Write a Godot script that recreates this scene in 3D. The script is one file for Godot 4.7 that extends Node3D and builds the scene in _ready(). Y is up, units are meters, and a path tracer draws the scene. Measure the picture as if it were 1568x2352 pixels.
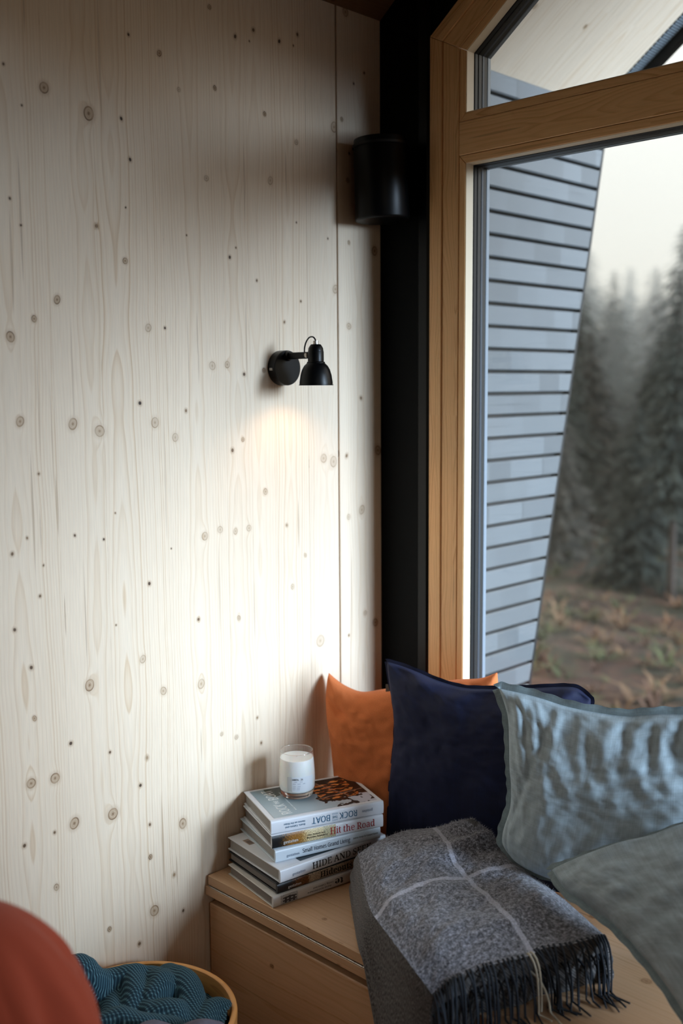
extends Node3D

# ---------------------------------------------------------------- mesh helpers
const FLAT := 4294967295
var M := {}          # materials by name
var taken := {}

func v3(x: float, y: float, z: float) -> Vector3:
	return Vector3(x, y, z)

func begin() -> SurfaceTool:
	var st := SurfaceTool.new()
	st.begin(Mesh.PRIMITIVE_TRIANGLES)
	return st

func numbered(called: String) -> String:
	if not taken.has(called):
		taken[called] = 0
		return called
	taken[called] += 1
	return "%s_%03d" % [called, taken[called]]

func tag(o: Node3D, label := "", category := "", group := "", kind := "") -> Node3D:
	if label: o.set_meta("label", label)
	if category: o.set_meta("category", category)
	if group: o.set_meta("group", group)
	if kind: o.set_meta("kind", kind)
	return o

func thing(called: String, label: String, category: String, at := Vector3.ZERO, group := "") -> Node3D:
	var o := Node3D.new()
	o.name = numbered(called)
	add_child(o)
	o.position = at
	tag(o, label, category, group)
	return o

func commit(called: String, st: SurfaceTool, m: Material, parent: Node3D = null) -> MeshInstance3D:
	st.generate_normals()
	var o := MeshInstance3D.new()
	o.mesh = st.commit()
	return put(called, o, m, parent)

func put(called: String, o: MeshInstance3D, m: Material, parent: Node3D = null) -> MeshInstance3D:
	o.material_override = m
	o.cast_shadow = GeometryInstance3D.SHADOW_CASTING_SETTING_ON
	if parent:
		o.name = called
		parent.add_child(o, true)
	else:
		o.name = numbered(called)
		add_child(o)
	return o

func struct(called: String, st: SurfaceTool, m: Material) -> MeshInstance3D:
	var o := commit(called, st, m)
	o.set_meta("kind", "structure")
	return o

func vert(st: SurfaceTool, p: Vector3, uv: Vector2, g: int) -> void:
	st.set_smooth_group(g)
	st.set_uv(uv)
	st.add_vertex(p)

# a flat convex polygon facing out; u runs along the grain in metres
func poly(st: SurfaceTool, pts: Array, out: Vector3, grain: Vector3, shift := Vector2.ZERO) -> void:
	var n := out.normalized()
	var g := grain - n * grain.dot(n)
	if g.length() < 0.2:
		g = Vector3.UP if absf(n.y) < 0.8 else Vector3.RIGHT
		g = g - n * g.dot(n)
	g = g.normalized()
	var t := n.cross(g)
	var c: Vector3 = (pts[1] - pts[0]).cross(pts[2] - pts[0])
	var flip := c.dot(n) > 0.0
	for i in range(1, pts.size() - 1):
		var tri := [pts[0], pts[i + 1], pts[i]] if flip else [pts[0], pts[i], pts[i + 1]]
		for p in tri:
			vert(st, p, Vector2(p.dot(g), p.dot(t)) + shift, FLAT)

# a box with chamfered edges
func box(st: SurfaceTool, c: Vector3, size: Vector3, ch := 0.002, grain := Vector3.RIGHT, basis := Basis(), shift := Vector2.ZERO) -> void:
	var h := size * 0.5
	ch = minf(ch, minf(h.x, minf(h.y, h.z)) * 0.9)
	var at := func(s: Vector3, a: int) -> Vector3:
		var p := Vector3(s.x * (h.x - ch), s.y * (h.y - ch), s.z * (h.z - ch))
		p[a] = s[a] * h[a]
		return c + basis * p
	var g := basis * grain
	for a in 3:
		var b := (a + 1) % 3
		var d := (a + 2) % 3
		for s in [-1.0, 1.0]:
			var q := []
			for k in [[-1, -1], [1, -1], [1, 1], [-1, 1]]:
				var w := Vector3.ZERO
				w[a] = s; w[b] = k[0]; w[d] = k[1]
				q.append(at.call(w, a))
			var o := Vector3.ZERO
			o[a] = s
			poly(st, q, basis * o, g, shift)
		for s in [-1.0, 1.0]:
			for r in [-1.0, 1.0]:
				var w0 := Vector3.ZERO
				w0[b] = s; w0[d] = r; w0[a] = -1.0
				var w1 := w0
				w1[a] = 1.0
				var o2 := Vector3.ZERO
				o2[b] = s; o2[d] = r
				poly(st, [at.call(w0, b), at.call(w1, b), at.call(w1, d), at.call(w0, d)], basis * o2, g, shift)
	for x in [-1.0, 1.0]:
		for y in [-1.0, 1.0]:
			for z in [-1.0, 1.0]:
				var w2 := Vector3(x, y, z)
				poly(st, [at.call(w2, 0), at.call(w2, 1), at.call(w2, 2)], basis * w2, g, shift)

# a convex outline in the xy plane, from z0 (back) to z1 (front), front edges chamfered
func prism(st: SurfaceTool, o: Array, z0: float, z1: float, grain: Vector3, ch := 0.0015, shift := Vector2.ZERO) -> void:
	var mid := Vector2.ZERO
	for p in o: mid += p / o.size()
	var inner := inset(o, ch)
	var f := []
	var b := []
	var e := []
	for i in o.size():
		f.append(v3(inner[i].x, inner[i].y, z1))
		e.append(v3(o[i].x, o[i].y, z1 - ch))
		b.append(v3(o[i].x, o[i].y, z0))
	poly(st, f, Vector3.BACK, grain, shift)
	poly(st, b, Vector3.FORWARD, grain, shift)
	for i in o.size():
		var j := (i + 1) % o.size()
		var m2: Vector2 = (o[i] + o[j]) * 0.5
		var d: Vector2 = (o[j] - o[i]).orthogonal().normalized()
		if d.dot(m2 - mid) < 0.0: d = -d
		var out := v3(d.x, d.y, 0)
		poly(st, [e[i], e[j], b[j], b[i]], out, grain, shift)
		poly(st, [f[i], f[j], e[j], e[i]], out + Vector3.BACK, grain, shift)

# the outline moved inwards by d, corner by corner
func inset(o: Array, d: float) -> Array:
	var n := o.size()
	var area := 0.0
	for i in n: area += o[i].cross(o[(i + 1) % n])
	var s := 1.0 if area > 0.0 else -1.0
	var r := []
	for i in n:
		var a: Vector2 = (o[i] - o[(i + n - 1) % n]).normalized()
		var b: Vector2 = (o[(i + 1) % n] - o[i]).normalized()
		var na := Vector2(-a.y, a.x) * s
		var nb := Vector2(-b.y, b.x) * s
		var k := (na + nb)
		r.append(o[i] + k * (d / maxf(0.15, 1.0 + na.dot(nb))))
	return r

# a solid of revolution round y; the profile (radius, height) runs upwards on the outside
func lathe(st: SurfaceTool, prof: Array, n := 40, at := Vector3.ZERO, basis := Basis(), g := 0, arc := TAU) -> void:
	for i in prof.size() - 1:
		for j in n:
			var a0 := arc * j / n
			var a1 := arc * (j + 1) / n
			var p: Vector2 = prof[i]
			var q: Vector2 = prof[i + 1]
			var A := at + basis * v3(p.x * cos(a0), p.y, p.x * sin(a0))
			var B := at + basis * v3(p.x * cos(a1), p.y, p.x * sin(a1))
			var C := at + basis * v3(q.x * cos(a1), q.y, q.x * sin(a1))
			var D := at + basis * v3(q.x * cos(a0), q.y, q.x * sin(a0))
			var u0 := float(j) / n
			var u1 := float(j + 1) / n
			if p.x > 1e-6:
				vert(st, A, Vector2(u0, p.y), g); vert(st, B, Vector2(u1, p.y), g); vert(st, C, Vector2(u1, q.y), g)
			if q.x > 1e-6:
				vert(st, A, Vector2(u0, p.y), g); vert(st, C, Vector2(u1, q.y), g); vert(st, D, Vector2(u0, q.y), g)

# several profiles with sharp edges between them
func turned(st: SurfaceTool, profs: Array, n := 40, at := Vector3.ZERO, basis := Basis()) -> void:
	for k in profs.size():
		lathe(st, profs[k], n, at, basis, k + 1)

func tube(st: SurfaceTool, pts: Array, r0: float, r1: float, n := 8, g := 0) -> void:
	var rings := []
	var nrm := Vector3.ZERO
	for i in pts.size():
		var t: Vector3 = (pts[mini(i + 1, pts.size() - 1)] - pts[maxi(i - 1, 0)]).normalized()
		if nrm == Vector3.ZERO:
			nrm = t.cross(Vector3.UP if absf(t.y) < 0.9 else Vector3.RIGHT).normalized()
		nrm = (nrm - t * nrm.dot(t)).normalized()
		var b := t.cross(nrm)
		var r := lerpf(r0, r1, float(i) / (pts.size() - 1))
		var ring := []
		for j in n:
			ring.append(pts[i] + (nrm * cos(TAU * j / n) + b * sin(TAU * j / n)) * r)
		rings.append(ring)
	for i in pts.size() - 1:
		for j in n:
			var k := (j + 1) % n
			var u0 := Vector2(float(i) * 0.01, float(j) / n)
			var u1 := Vector2(float(i + 1) * 0.01, float(j + 1) / n)
			vert(st, rings[i][j], u0, g); vert(st, rings[i + 1][k], u1, g); vert(st, rings[i][k], u0, g)
			vert(st, rings[i][j], u0, g); vert(st, rings[i + 1][j], u1, g); vert(st, rings[i + 1][k], u1, g)
	for i in range(1, n - 1):
		vert(st, rings[0][0], Vector2.ZERO, g + 1); vert(st, rings[0][i], Vector2.ZERO, g + 1); vert(st, rings[0][i + 1], Vector2.ZERO, g + 1)
		var e: Array = rings[-1]
		vert(st, e[0], Vector2.ZERO, g + 2); vert(st, e[i + 1], Vector2.ZERO, g + 2); vert(st, e[i], Vector2.ZERO, g + 2)

# a sheet of nu x nv points; seen with u to the right and v downwards it faces the viewer
func sheet(st: SurfaceTool, P: PackedVector3Array, nu: int, nv: int, su := 1.0, sv := 1.0, flip := false, g := 0, uv0 := Vector2.ZERO) -> void:
	for j in nv - 1:
		for i in nu - 1:
			var a := j * nu + i
			var q := [a, a + 1, a + nu + 1, a + nu]
			var uv := []
			for k in q:
				uv.append(uv0 + Vector2(su * (k % nu) / (nu - 1), sv * (k / nu) / (nv - 1)))
			var order := [0, 2, 1, 0, 3, 2] if flip else [0, 1, 2, 0, 2, 3]
			for k in order:
				vert(st, P[q[k]], uv[k], g)

func smooth_line(pts: Array, t: float) -> Vector3:
	var n := pts.size() - 1
	var f := clampf(t, 0.0, 1.0) * n
	var i := mini(int(f), n - 1)
	var p0: Vector3 = pts[maxi(i - 1, 0)]
	var p1: Vector3 = pts[i]
	var p2: Vector3 = pts[i + 1]
	var p3: Vector3 = pts[mini(i + 2, n)]
	return p1.cubic_interpolate(p2, p0, p3, f - i)

func noise(s: int, freq: float, oct := 3) -> FastNoiseLite:
	var n := FastNoiseLite.new()
	n.noise_type = FastNoiseLite.TYPE_SIMPLEX_SMOOTH
	n.seed = s
	n.frequency = freq
	n.fractal_octaves = oct
	return n

func words(called: String, text: String, font: String, m: Material, parent: Node3D, at: Vector3, right: Vector3, up: Vector3, height: float, length := 0.0, bold := false) -> MeshInstance3D:
	var f := SystemFont.new()
	f.font_names = PackedStringArray([font])
	f.font_weight = 700 if bold else 400
	var t := TextMesh.new()
	t.text = text
	t.font = f
	t.font_size = 48
	t.pixel_size = 1.0 / 48.0
	t.depth = 0.02
	t.curve_step = 2.0
	var o := MeshInstance3D.new()
	o.mesh = t
	put(called, o, m, parent)
	var b := t.get_aabb()
	var sy := height
	var sx := height if length == 0.0 else length / maxf(b.size.x, 0.01)
	right = right.normalized()
	up = up.normalized()
	var n := right.cross(up)
	o.transform = Transform3D(Basis(right * sx, up * sy, n * 0.01), at)
	return o

# ---------------------------------------------------------------- textures
func rand_image(w: int, h: int, s: int, freq: float, oct := 3) -> Image:
	var n := noise(s, freq, oct)
	return n.get_image(w, h, false, false, false)

# boards of softwood: x along the grain, y across; edges are the board joints in metres; knots lie as (across, along, radius, darkness)
func wood_image(w: int, h: int, along: float, across: float, s: int, edges: Array, knots: Array, base: Color, late: Color, knot: Color, spacing := 0.007, origin := Vector2.ZERO, depth := 0.05) -> Image:
	var rng := RandomNumberGenerator.new()
	rng.seed = s
	var px := along / w
	var py := across / h
	var bump := PackedFloat32Array()
	bump.resize(w * h)
	var stain := PackedFloat32Array()
	stain.resize(w * h)
	for k in range(0, knots.size(), 4):
		var ky: float = knots[k] - origin.y
		var kx: float = knots[k + 1] - origin.x
		var r: float = knots[k + 2] * rng.randf_range(0.9, 1.1)
		var dark: float = knots[k + 3]
		var el := rng.randf_range(1.0, 1.35)
		var turn := rng.randf_range(-0.4, 0.4)
		var rx := r * 7.0
		var ry := r * 3.0
		var amp := clampf(r * 1.6, 0.003, 0.022)
		for j in range(maxi(0, int((ky - ry) / py)), mini(h, int((ky + ry) / py) + 1)):
			for i in range(maxi(0, int((kx - rx) / px)), mini(w, int((kx + rx) / px) + 1)):
				var dx := i * px - kx
				var dy := j * py - ky
				var q := dx * dx / (r * r * 5.0) + dy * dy / (r * r * 1.1)
				if q < 8.0:
					bump[j * w + i] += amp * exp(-q)
				var ex := dx * cos(turn) + dy * sin(turn)
				var ey := dy * cos(turn) - dx * sin(turn)
				var e := sqrt(ex * ex / (el * el) + ey * ey) / r
				if e < 2.4:
					var c := 0.0
					if r > 0.0042:
						var arc := 0.75 + 0.35 * sin(atan2(ey, ex) + turn * 9.0)
						var disc := 1.0 - smoothstep(0.88, 1.05, e)
						c = disc * (0.34 + 0.06 * sin(e * 19.0 + 2.0 * sin(atan2(ey, ex) * 2.0 + turn * 20.0)) + 0.55 * arc * exp(-pow((e - 0.90) / 0.12, 2.0)) + 0.45 * (1.0 - smoothstep(0.0, 0.42, e))) * (0.08 + 1.0 * dark)
						c = maxf(c, 0.16 * dark * (1.0 - smoothstep(0.9, 1.8, e)))
					else:
						c = maxf(dark * (1.0 - smoothstep(0.6, 1.15, e)), 0.20 * (1.0 - smoothstep(0.8, 2.4, e)))
					stain[j * w + i] = maxf(stain[j * w + i], minf(c, 1.0))
	# spindles of resin-stained wood along the grain
	for k in int(along * across * 16.0):
		var cx := rng.randf() * w
		var cy := rng.randf() * h
		var lx := rng.randf_range(0.04, 0.16) / px
		var ly := rng.randf_range(0.0012, 0.0034) / py
		var deep_ := rng.randf_range(0.07, 0.22)
		for j in range(maxi(0, int(cy - ly)), mini(h, int(cy + ly) + 1)):
			for i in range(maxi(0, int(cx - lx)), mini(w, int(cx + lx) + 1)):
				var q2 := absf((i - cx) / lx) + pow((j - cy) / ly, 2.0)
				if q2 < 1.0:
					var o2 := j * w + i
					stain[o2] = maxf(stain[o2], deep_ * minf(1.0, (1.0 - q2) * 3.0))
	var fibre := rand_image(maxi(8, w / 24), h, s + 7, 0.35, 2)
	fibre.resize(w, h, Image.INTERPOLATE_CUBIC)
	fibre.convert(Image.FORMAT_L8)
	var fb := fibre.get_data()
	var wob := noise(s + 1, 1.0, 2)
	var strength := PackedFloat32Array()
	for i in 4096:
		strength.append(rng.randf() * rng.randf() * 1.0 + 0.22)
	var data := PackedByteArray()
	var tan_ := late.lerp(knot, 0.32)
	data.resize(w * h * 3)
	var b := -1
	var pith := 0.0
	var d0 := 0.0
	var fade := 1.0
	var tone := 1.0
	var shift := PackedFloat32Array()
	var deep := PackedFloat32Array()
	shift.resize(w)
	deep.resize(w)
	for j in h:
		var y := j * py + origin.y
		var nb := 0
		while nb < edges.size() and edges[nb] < y: nb += 1
		if nb != b:
			b = nb
			var lo: float = edges[b - 1] if b > 0 else origin.y
			var hi: float = edges[b] if b < edges.size() else origin.y + across
			pith = lerpf(lo, hi, rng.randf_range(0.2, 0.8))
			d0 = rng.randf_range(0.012, depth)
			fade = rng.randf_range(0.55, 1.0)
			tone = rng.randf_range(0.965, 1.0)
			var amp2 := rng.randf_range(0.012, 0.03)
			for i in w:
				var x := i * px + origin.x
				shift[i] = 0.012 * wob.get_noise_2d(x * 0.9, b * 31.7)
				deep[i] = d0 + amp2 * wob.get_noise_2d(x * 0.75 + 40.0, b * 17.3) + 0.006 * wob.get_noise_2d(x * 4.0, b * 9.1 + 80.0)
		var row := j * w
		for i in w:
			var k := row + i
			var dx2 := y - pith + shift[i]
			var dp := deep[i] - bump[k]
			var r2 := sqrt(dx2 * dx2 + dp * dp) / spacing * (0.75 + 3.5 * absf(dx2))
			var ring := int(r2)
			var f := r2 - ring
			var l := f * f * f
			if f > 0.9: l *= (1.0 - f) * 10.0
			l *= strength[(ring + b * 57) & 4095] * fade
			var n2 := (fb[k] - 128) * 0.00026
			var kn := stain[k]
			var q0 := tone + n2
			var o := k * 3
			var cr := lerpf(base.r * q0, late.r * q0, l)
			var cg := lerpf(base.g * q0, late.g * q0, l)
			var cb := lerpf(base.b * q0, late.b * q0, l)
			if kn > 0.0:
				if kn < 0.5:
					cr = lerpf(cr, tan_.r, kn * 2.0); cg = lerpf(cg, tan_.g, kn * 2.0); cb = lerpf(cb, tan_.b, kn * 2.0)
				else:
					cr = lerpf(tan_.r, knot.r, kn * 2.0 - 1.0); cg = lerpf(tan_.g, knot.g, kn * 2.0 - 1.0); cb = lerpf(tan_.b, knot.b, kn * 2.0 - 1.0)
			data[o] = int(255.0 * clampf(cr, 0.0, 1.0))
			data[o + 1] = int(255.0 * clampf(cg, 0.0, 1.0))
			data[o + 2] = int(255.0 * clampf(cb, 0.0, 1.0))
	return Image.create_from_data(w, h, false, Image.FORMAT_RGB8, data)

func tex(im: Image) -> ImageTexture:
	return ImageTexture.create_from_image(im)

func mat(called: String, c: Color, rough := 0.6, metal := 0.0) -> StandardMaterial3D:
	var m := StandardMaterial3D.new()
	m.resource_name = called
	m.albedo_color = c
	m.roughness = rough
	m.metallic = metal
	m.cull_mode = BaseMaterial3D.CULL_DISABLED
	M[called] = m
	return m

func textured(called: String, im: Image, tint: Color, su: float, sv: float, rough := 0.6, offset := Vector2.ZERO) -> StandardMaterial3D:
	var m := mat(called, tint, rough)
	m.albedo_texture = tex(im)
	m.uv1_scale = v3(1.0 / su, 1.0 / sv, 1)
	m.uv1_offset = v3(-offset.x / su, -offset.y / sv, 0)
	return m

func normal_map(m: StandardMaterial3D, im: Image, strength: float) -> void:
	var c: Image = im.duplicate()
	c.convert(Image.FORMAT_RGBA8)
	c.bump_map_to_normal_map(strength)
	m.normal_enabled = true
	m.normal_texture = tex(c)

# plain weave: threads of slightly different tone, u and v across a quarter of a metre
func weave_image(n: int, s: int, vary: float) -> Image:
	var rng := RandomNumberGenerator.new()
	rng.seed = s
	var cu := PackedFloat32Array()
	var cv := PackedFloat32Array()
	for i in n:
		cu.append(rng.randf_range(-1, 1)); cv.append(rng.randf_range(-1, 1))
	var big := rand_image(n, n, s + 3, 0.02, 4)
	big.convert(Image.FORMAT_L8)
	var bd := big.get_data()
	var data := PackedByteArray()
	data.resize(n * n)
	for j in n:
		for i in n:
			var over := (i + j) % 2 == 0
			var t := 0.80 + (cu[i] if over else cv[j]) * vary + (0.04 if over else -0.04) + (bd[j * n + i] - 128) * 0.0005
			data[j * n + i] = int(clampf(t, 0, 1) * 255)
	return Image.create_from_data(n, n, false, Image.FORMAT_L8, data)

func painted(w: int, h: int, f: Callable) -> Image:
	var data := PackedByteArray()
	data.resize(w * h * 3)
	for j in h:
		for i in w:
			var c: Color = f.call(float(i) / w, float(j) / h)
			var o := (j * w + i) * 3
			data[o] = int(clampf(c.r, 0, 1) * 255); data[o + 1] = int(clampf(c.g, 0, 1) * 255); data[o + 2] = int(clampf(c.b, 0, 1) * 255)
	return Image.create_from_data(w, h, false, Image.FORMAT_RGB8, data)

# ---------------------------------------------------------------- the place
const ROOF := 0.745        # rise of the roof per metre
const EAVE := 2.44
const WIDE := 3.2
const DEEP := 4.2
const OUT := -1.085        # front edge of the overhang
const KNOTS := [
	1.007,2.133,0.0023,0.80, 0.974,2.067,0.0023,0.80, 1.006,1.897,0.0023,0.90, 0.986,1.851,0.0024,0.90, 0.736,2.244,0.0025,0.90, 0.663,2.224,0.0060,0.90, 0.759,2.080,0.0033,1.00, 0.741,2.004,0.0034,1.00, 0.755,1.909,0.0017,1.00, 0.824,1.866,0.0042,0.60, 0.760,1.804,0.0060,0.70, 0.927,2.107,0.0102,0.75, 0.833,2.077,0.0122,0.75, 0.616,2.162,0.0052,0.40, 0.605,1.869,0.0018,0.80,
	0.531,2.345,0.0053,0.70, 0.462,2.301,0.0036,0.80, 0.410,2.326,0.0037,0.70, 0.422,2.300,0.0018,0.70, 0.334,2.319,0.0037,0.90, 0.278,2.346,0.0038,0.70, 0.291,2.319,0.0019,0.70, 0.521,2.183,0.0045,1.00, 0.381,2.154,0.0047,1.00, 0.285,2.108,0.0058,0.50, 0.367,2.012,0.0086,0.35, 0.549,1.993,0.0063,0.40, 0.162,2.162,0.0100,0.55, 0.136,2.184,0.0050,0.80, 0.057,2.306,0.0030,0.70, 0.094,2.274,0.0030,0.80, 0.121,2.432,0.0089,0.60, 0.111,2.109,0.0031,0.80, 0.116,2.045,0.0061,0.60, 0.288,1.928,0.0020,0.80, 0.186,1.901,0.0020,0.80, 0.114,1.898,0.0042,0.70, 0.022,1.886,0.0096,0.75, 0.489,1.833,0.0037,0.90, 0.412,1.788,0.0029,0.70, 0.471,1.855,0.0019,0.70,
	1.017,1.646,0.0088,0.75, 0.967,1.681,0.0057,0.80, 0.917,1.719,0.0066,0.80, 0.709,1.673,0.0080,0.35, 0.667,1.674,0.0027,0.90, 1.005,1.489,0.0090,0.60, 0.893,1.481,0.0093,0.55, 0.833,1.465,0.0130,0.45, 0.735,1.519,0.0036,1.00, 0.699,1.478,0.0091,0.35, 0.648,1.445,0.0083,0.30, 0.618,1.501,0.0028,0.60, 0.971,1.388,0.0025,0.60, 1.001,1.267,0.0025,0.60, 0.898,1.261,0.0026,0.80, 0.832,1.246,0.0027,0.90, 1.033,1.240,0.0033,0.70, 0.969,1.210,0.0017,0.70, 0.803,1.297,0.0018,0.60, 0.666,1.208,0.0019,0.80,
	0.544,1.597,0.0085,0.30, 0.502,1.600,0.0067,0.45, 0.454,1.579,0.0039,0.80, 0.395,1.588,0.0049,0.90, 0.461,1.433,0.0049,0.60, 0.492,1.410,0.0039,0.70, 0.116,1.697,0.0085,0.45, 0.162,1.784,0.0103,0.45, 0.074,1.521,0.0043,0.60, 0.127,1.379,0.0043,0.60, 0.012,1.387,0.0101,0.70, 0.396,1.310,0.0061,0.45, 0.207,1.377,0.0117,0.30, 0.173,1.367,0.0107,0.30, 0.532,1.235,0.0078,0.25, 0.575,1.225,0.0087,0.35, 0.448,1.230,0.0070,0.30, 0.488,1.227,0.0069,0.30, 0.073,1.239,0.0100,0.40, 0.121,1.225,0.0066,0.35, 0.277,1.749,0.0030,0.70, 0.330,1.699,0.0030,0.60, 0.331,1.225,0.0031,0.40, 0.272,1.146,0.0043,0.40,
	1.035,1.094,0.0034,0.80, 0.979,1.151,0.0026,0.70, 1.004,1.014,0.0034,0.80, 1.002,0.912,0.0052,0.70, 0.877,0.952,0.0099,0.65, 0.925,0.842,0.0036,0.90, 1.015,0.784,0.0114,0.65, 0.963,0.780,0.0107,0.65, 0.924,0.674,0.0118,0.70, 0.833,0.666,0.0122,0.70, 0.835,0.800,0.0028,0.80, 0.747,0.981,0.0084,0.35, 0.697,0.901,0.0086,0.40, 0.725,1.140,0.0037,0.90, 0.763,0.708,0.0038,0.90, 0.655,0.589,0.0100,0.60, 0.743,0.541,0.0049,1.00, 0.742,0.614,0.0029,0.70, 1.035,0.663,0.0035,0.80, 0.969,0.669,0.0027,0.70, 0.744,0.764,0.0038,0.40, 0.810,1.065,0.0018,0.60,
	0.598,1.042,0.0039,0.70, 0.595,0.895,0.0089,0.35, 0.483,1.026,0.0051,0.50, 0.224,0.926,0.0132,0.25, 0.024,0.939,0.0093,0.70, 0.062,0.970,0.0069,0.40, 0.123,0.922,0.0034,0.60, 0.540,0.766,0.0051,0.40, 0.497,0.748,0.0062,0.40, 0.433,0.779,0.0031,0.50, 0.315,1.075,0.0053,0.30, 0.422,0.715,0.0032,0.60, 1.013,0.483,0.0045,0.90, 0.851,0.418,0.0048,0.90, 0.737,0.416,0.0119,0.60, 0.778,0.356,0.0039,0.70, 0.660,0.387,0.0031,0.80, 0.970,0.554,0.0064,0.60, 0.682,0.479,0.0040,0.50
]

func _ready() -> void:
	# camera
	var cam := Camera3D.new()
	cam.name = "camera"
	add_child(cam)
	cam.transform = Transform3D(Basis(v3(0.71223108, -0.00726189, -0.70190751), v3(-0.07837013, 0.99287209, -0.08979498), v3(0.69755646, 0.11896336, 0.70658524)).orthonormalized(), v3(1.81544, 1.55, 1.985808))
	cam.near = 0.05
	cam.far = 300.0
	var ca := CameraAttributesPhysical.new()
	ca.frustum_focal_length = 24.49
	ca.frustum_focus_distance = 2.22
	ca.exposure_aperture = 1.3
	ca.frustum_near = 0.05
	ca.frustum_far = 300.0
	cam.attributes = ca
	cam.fov = 52.2
	cam.current = true
	# overcast sky
	var sky_m := ProceduralSkyMaterial.new()
	sky_m.sky_top_color = Color(0.93, 0.935, 0.93)
	sky_m.sky_horizon_color = Color(0.76, 0.70, 0.575)
	sky_m.sky_curve = 0.20
	sky_m.ground_bottom_color = Color(0.30, 0.27, 0.24)
	sky_m.ground_horizon_color = Color(0.55, 0.52, 0.47)
	sky_m.sky_energy_multiplier = 1.0
	sky_m.ground_energy_multiplier = 0.5
	sky_m.sun_angle_max = 1.0
	var sky := Sky.new()
	sky.sky_material = sky_m
	var env := Environment.new()
	env.background_mode = Environment.BG_SKY
	env.sky = sky
	env.background_energy_multiplier = 1.0
	env.tonemap_mode = Environment.TONE_MAPPER_LINEAR
	env.tonemap_exposure = 2.3
	env.sdfgi_enabled = true
	env.ssao_enabled = true
	env.ssil_enabled = true
	env.volumetric_fog_enabled = true
	env.volumetric_fog_density = 0.0
	var we := WorldEnvironment.new()
	we.name = "world_environment"
	we.environment = env
	add_child(we)
	# the sun, wide and soft behind thin cloud
	var sun := DirectionalLight3D.new()
	sun.name = "veiled_sun"
	sun.light_color = Color(0.80, 0.90, 1.0)
	sun.light_energy = 1.5
	sun.light_angular_distance = 23.0
	sun.shadow_enabled = true
	sun.sky_mode = DirectionalLight3D.SKY_MODE_LIGHT_ONLY
	add_child(sun)
	sun.look_at_from_position(Vector3.ZERO, -v3(1.0, 0.22, -0.21))
	surfaces()
	room()
	window_wall()
	porch()
	outdoors()
	bench()
	books()
	candle()
	wall_lamp()
	speaker()
	cushions()
	throw_blanket()
	basket()
	armchair()

func surfaces() -> void:
	var pale := Color(0.937, 0.856, 0.755)
	var late := Color(0.80, 0.655, 0.49)
	var knot := Color(0.20, 0.13, 0.095)
	var joints := [0.154, 0.257, 0.361, 0.436, 0.509, 0.665, 0.824, 0.932]
	textured("wall_wood", wood_image(2048, 1280, 2.3, 1.1, 11, joints, KNOTS, pale, late, knot, 0.0075, Vector2(0.18, 0.0)), Color.WHITE, 2.3, 1.1, 0.62, Vector2(0.18, 0.0))
	var kn := []
	var rng := RandomNumberGenerator.new()
	rng.seed = 5
	for i in 46:
		kn.append_array([rng.randf() * 1.0, rng.randf() * 2.0, rng.randf_range(0.0025, 0.009), rng.randf_range(0.4, 0.95)])
	var board := wood_image(1024, 512, 2.0, 1.0, 23, [0.14, 0.29, 0.41, 0.56, 0.70, 0.86], kn, pale, late, knot, 0.008)
	textured("board_wood", board, Color.WHITE, 2.0, 1.0, 0.6)
	textured("bench_wood", board, Color(0.90, 0.80, 0.71), 2.0, 1.0, 0.42)
	textured("dark_boards", board, Color(0.22, 0.21, 0.21), 2.0, 1.0, 0.6)
	textured("shaded_wood", board, Color(0.52, 0.41, 0.31), 2.0, 1.0, 0.6)  # pale ceiling wood, darkened in colour to imitate shade and cut bounce
	textured("floor_wood", board, Color(0.36, 0.28, 0.22), 2.0, 1.0, 0.5)
	var fine := wood_image(1024, 256, 1.0, 0.25, 31, [0.05, 0.1, 0.15, 0.2], [], Color(0.96, 0.765, 0.535), Color(0.78, 0.54, 0.31), knot, 0.0042, Vector2.ZERO, 0.09)
	textured("frame_wood", fine, Color.WHITE, 1.0, 0.25, 0.38)
	mat("lit_reveal", Color(0.93, 0.86, 0.75), 0.5)  # bead sides: frame wood made paler to imitate daylight on the reveal
	mat("black_paint", Color(0.018, 0.024, 0.03), 0.55)
	mat("black_metal", Color(0.022, 0.026, 0.032), 0.36)
	(M.black_metal as StandardMaterial3D).metallic_specular = 0.35
	(M.black_paint as StandardMaterial3D).metallic_specular = 0.22
	mat("black_gasket", Color(0.04, 0.045, 0.05), 0.5)
	mat("grey_aluminium", Color(0.24, 0.27, 0.31), 0.4, 0.3)
	mat("light_aluminium", Color(0.52, 0.56, 0.60), 0.4, 0.3)
	mat("steel", Color(0.78, 0.76, 0.73), 0.42, 0.85)
	var glass := mat("window_glass", Color(0.95, 1.0, 0.98, 0.03), 0.0)
	glass.transparency = BaseMaterial3D.TRANSPARENCY_ALPHA
	glass.metallic_specular = 0.28
	mat("dark_void", Color(0.05, 0.05, 0.055), 0.9)

func quad2(x0: float, y0: float, x1: float, y1: float) -> Array:
	return [Vector2(x0, y0), Vector2(x1, y0), Vector2(x1, y1), Vector2(x0, y1)]

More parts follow.
